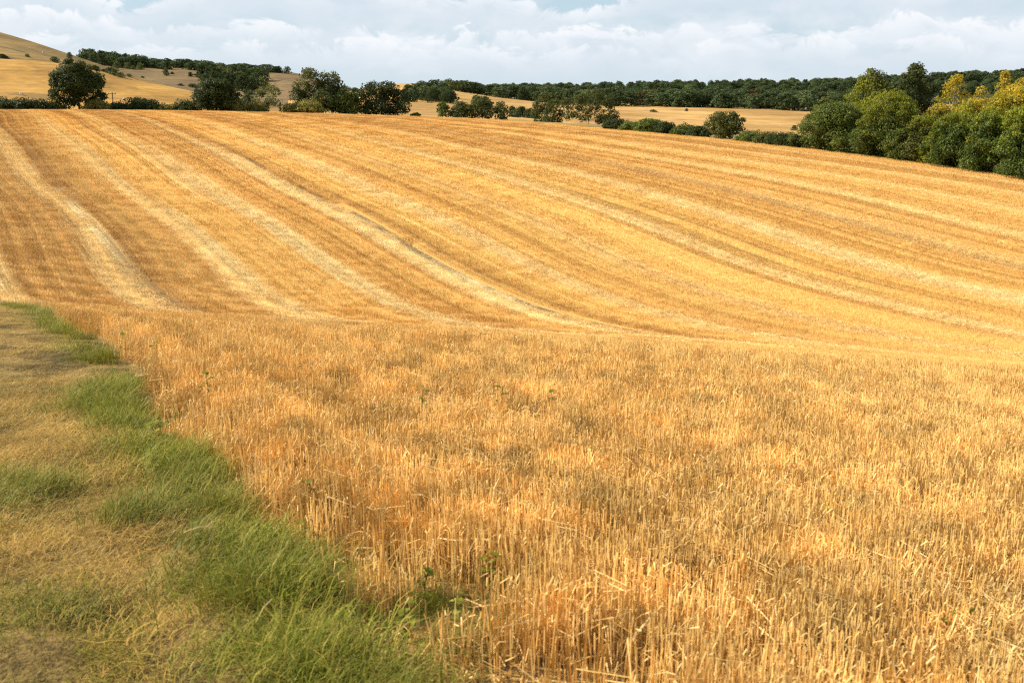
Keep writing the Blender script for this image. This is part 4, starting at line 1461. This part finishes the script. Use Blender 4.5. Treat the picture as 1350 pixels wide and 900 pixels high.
M_weed = flat_mat("weed_leaf", (0.075, 0.085, 0.008), (0.20, 0.20, 0.022))
M_weedy = flat_mat("yellowing_leaf", (0.16, 0.18, 0.03), (0.32, 0.30, 0.05))
M_dead = flat_mat("dead_stalk", (0.05, 0.03, 0.018), (0.13, 0.08, 0.04))
M_petal = flat_mat("yellow_petal", (0.75, 0.50, 0.02), (0.85, 0.62, 0.04))
M_poppy = flat_mat("poppy_petal", (0.62, 0.05, 0.015), (0.75, 0.09, 0.02))
M_straw = flat_mat("loose_straw", (0.58, 0.38, 0.14), (0.80, 0.58, 0.27))


def leaf_blade(p, dvec, L, Wd, droop=.3):
    e = Vector(dvec).normalized()
    s = e.cross(Vector((0, 0, 1)))
    s = s.normalized() if s.length > 1e-4 else Vector((1, 0, 0))
    V = []
    prof = [(0, .25), (.3, .9), (.6, 1.0), (.85, .6), (1, .05)]
    for t, wv in prof:
        q = Vector(p) + e * L * t - Vector((0, 0, droop * L * t * t))
        V += [q - s * Wd * wv / 2 + Vector((0, 0, Wd * .12)), q, q + s * Wd * wv / 2 + Vector((0, 0, Wd * .12))]
    Fc = []
    for i in range(len(prof) - 1):
        o = i * 3
        Fc += [(o, o + 1, o + 4, o + 3), (o + 1, o + 2, o + 5, o + 4)]
    return V, Fc


def weed(px, row, h, nleaf, L, label, mat=None, flower=None, seed=0, cat="weed", name="weed"):
    rg = random.Random(seed)
    b = hit_field(px, row)
    root = thing(name, label, cat, b, rz=rg.uniform(0, 6))
    k = [(0, 0, -.01), (rg.uniform(-.02, .02), rg.uniform(-.02, .02), h * .5), (rg.uniform(-.05, .05), rg.uniform(-.05, .05), h)]
    v_, f_ = tube(k, [.0035, .003, .0018], 5)
    mesh_obj("stem", v_, f_, mat or M_weed, root)
    for i in range(nleaf):
        t = .12 + .8 * i / max(1, nleaf - 1)
        a = i * 2.4 + rg.uniform(-.4, .4)
        p_ = (k[1][0] * t, k[1][1] * t, h * t)
        v_, f_ = leaf_blade(p_, (math.cos(a), math.sin(a), rg.uniform(.1, .7)), L * rg.uniform(.7, 1.2) * (1 - .4 * t), L * .38, rg.uniform(.2, .6))
        mesh_obj("leaf", v_, f_, (mat or M_weed) if rg.random() > .2 else M_weedy, root, smooth=True)
    if flower:
        fmat, r = flower
        for i in range(6):
            a = i * 6.283 / 6
            v_, f_ = leaf_blade((k[2][0], k[2][1], h), (math.cos(a), math.sin(a), .8), r, r * .9, .2)
            mesh_obj("petal", v_, f_, fmat, root, smooth=True)
    return root


weed(1088, 716, .20, 3, .06, "yellow flower standing alone in the stubble at the right", flower=(M_petal, .028), seed=1, cat="flower", name="wild_flower")
weed(915, 645, .24, 2, .05, "red poppy in the middle of the near stubble", flower=(M_poppy, .022), seed=2, cat="flower", name="poppy")
weed(300, 440, .55, 2, .06, "red poppy at the brow of the near stubble", flower=(M_poppy, .028), seed=3, cat="flower", name="poppy")
for i, (px, row, h, nl, L, lb) in enumerate([
    (588, 725, .22, 9, .10, "leafy green weed between stubble left of the bare patch"),
    (560, 800, .20, 8, .09, "green weed at the lower left of the sparse stubble"),
    (650, 790, .24, 9, .10, "green weed at the foot of the stubble beside the bare patch"),
    (700, 770, .20, 8, .08, "low green weed in the bare patch of stubble"),
    (612, 845, .22, 10, .09, "green weed near the bottom of the sparse stubble"),
    (540, 850, .18, 8, .09, "green weed by the grass edge near the bottom"),
    (412, 700, .32, 9, .09, "tall pale green weed at the grass and stubble edge"),
    (402, 735, .22, 9, .08, "yellowing green weed under the stubble edge"),
    (560, 560, .36, 7, .10, "dark green weed rising above the middle stubble"),
    (660, 560, .36, 6, .12, "thin green weed with upright leaves in the middle stubble"),
    (728, 560, .34, 4, .12, "single bent green blade weed right of the middle weeds"),
    (985, 745, .20, 7, .07, "green weed clump in the stubble left of the yellow flower"),
    (1245, 860, .20, 6, .07, "green leaf shoot among lying straw at the lower right"),
    (1272, 855, .18, 5, .07, "darker green leaf shoot at the far lower right"),
    (208, 590, .22, 12, .16, "broad-leaved bright green plant on the grass bank"),
    (238, 582, .20, 12, .15, "second broad-leaved plant on the grass bank, nearer the stubble"),
    (280, 545, .40, 10, .12, "tall green weed leaning out of the stubble edge"),
    (165, 470, .34, 10, .13, "dark grey-green weed at the far edge of the grass"),
    (205, 490, .34, 10, .13, "grey-green weed beside the dark hollow of the stubble edge")]):
    weed(px, row, h, nl, L, lb, seed=20 + i)
weed(292, 425, .75, 3, .10, "dark dead thistle stalk sticking up at the brow", mat=M_dead, seed=60)
weed(236, 425, .70, 2, .10, "short dark dead stalk left of the thistle at the brow", mat=M_dead, seed=61)
weed(398, 440, .55, 2, .14, "dark bent dead stalk at the brow right of the thistle", mat=M_dead, seed=62)


# pale stones of flint and chalk
stm, nt, out = new_mat("flint")
n_ = nt.noise(nt.pos(), 30.0, 4.0)
principled(nt, out, nt.mix(n_, (0.42, 0.37, 0.32), (0.74, 0.70, 0.64)), 0.7, 0.3)
for i, (px, row, s, lb) in enumerate([(1204, 838, .035, "white flint lying in the stubble at the lower right"), (942, 858, .022, "small white flint near the bottom of the stubble"), (712, 790, .04, "pinkish grey stone in the bare patch"),
                                      (726, 800, .035, "second grey stone in the bare patch"), (488, 745, .03, "grey stone at the grass and stubble edge"), (1140, 690, .02, "tiny white flint in the right stubble")]):
    rg = random.Random(90 + i)
    V, Fc = [], []
    for a in range(6):
        for b in range(8):
            th, ph = math.pi * a / 5, 2 * math.pi * b / 8
            r_ = s * rg.uniform(.8, 1.15)
            V.append((r_ * 1.3 * math.sin(th) * math.cos(ph), r_ * math.sin(th) * math.sin(ph), r_ * .7 * math.cos(th)))
    for a in range(5):
        for b in range(8):
            Fc.append((a * 8 + b, (a + 1) * 8 + b, (a + 1) * 8 + (b + 1) % 8, a * 8 + (b + 1) % 8))
    o = mesh_obj("stone", V, Fc, stm, smooth=True)
    b_ = hit_field(px, row)
    o.location = b_ + Vector((0, 0, s * .4))
    o.rotation_euler = (0, 0, rg.uniform(0, 6))
    tag(o, lb, "stone", "stones in the stubble")

# single long straws dropped on the grass
for i, (px, row, L, ang, lb) in enumerate([(265, 722, .15, .2, "long straw lying across the trampled grass"), (282, 716, .10, 1.0, "short pale straw standing out on the grass"),(350, 835, .16, 1.4, "pale straw sticking up by the dark tuft hollow")]):
    b_ = hit_field(px, row)
    v_, f_ = tube([(-L / 2, 0, .0), (0, 0, .015), (L / 2, 0, .0)], [.0026, .0024, .002], 6)
    o = mesh_obj("straw", v_, f_, M_straw)
    o.location = b_ + Vector((0, 0, .09))
    o.rotation_euler = (0, R(-6), ang)
    tag(o, lb, "straw", "loose straws on the grass")
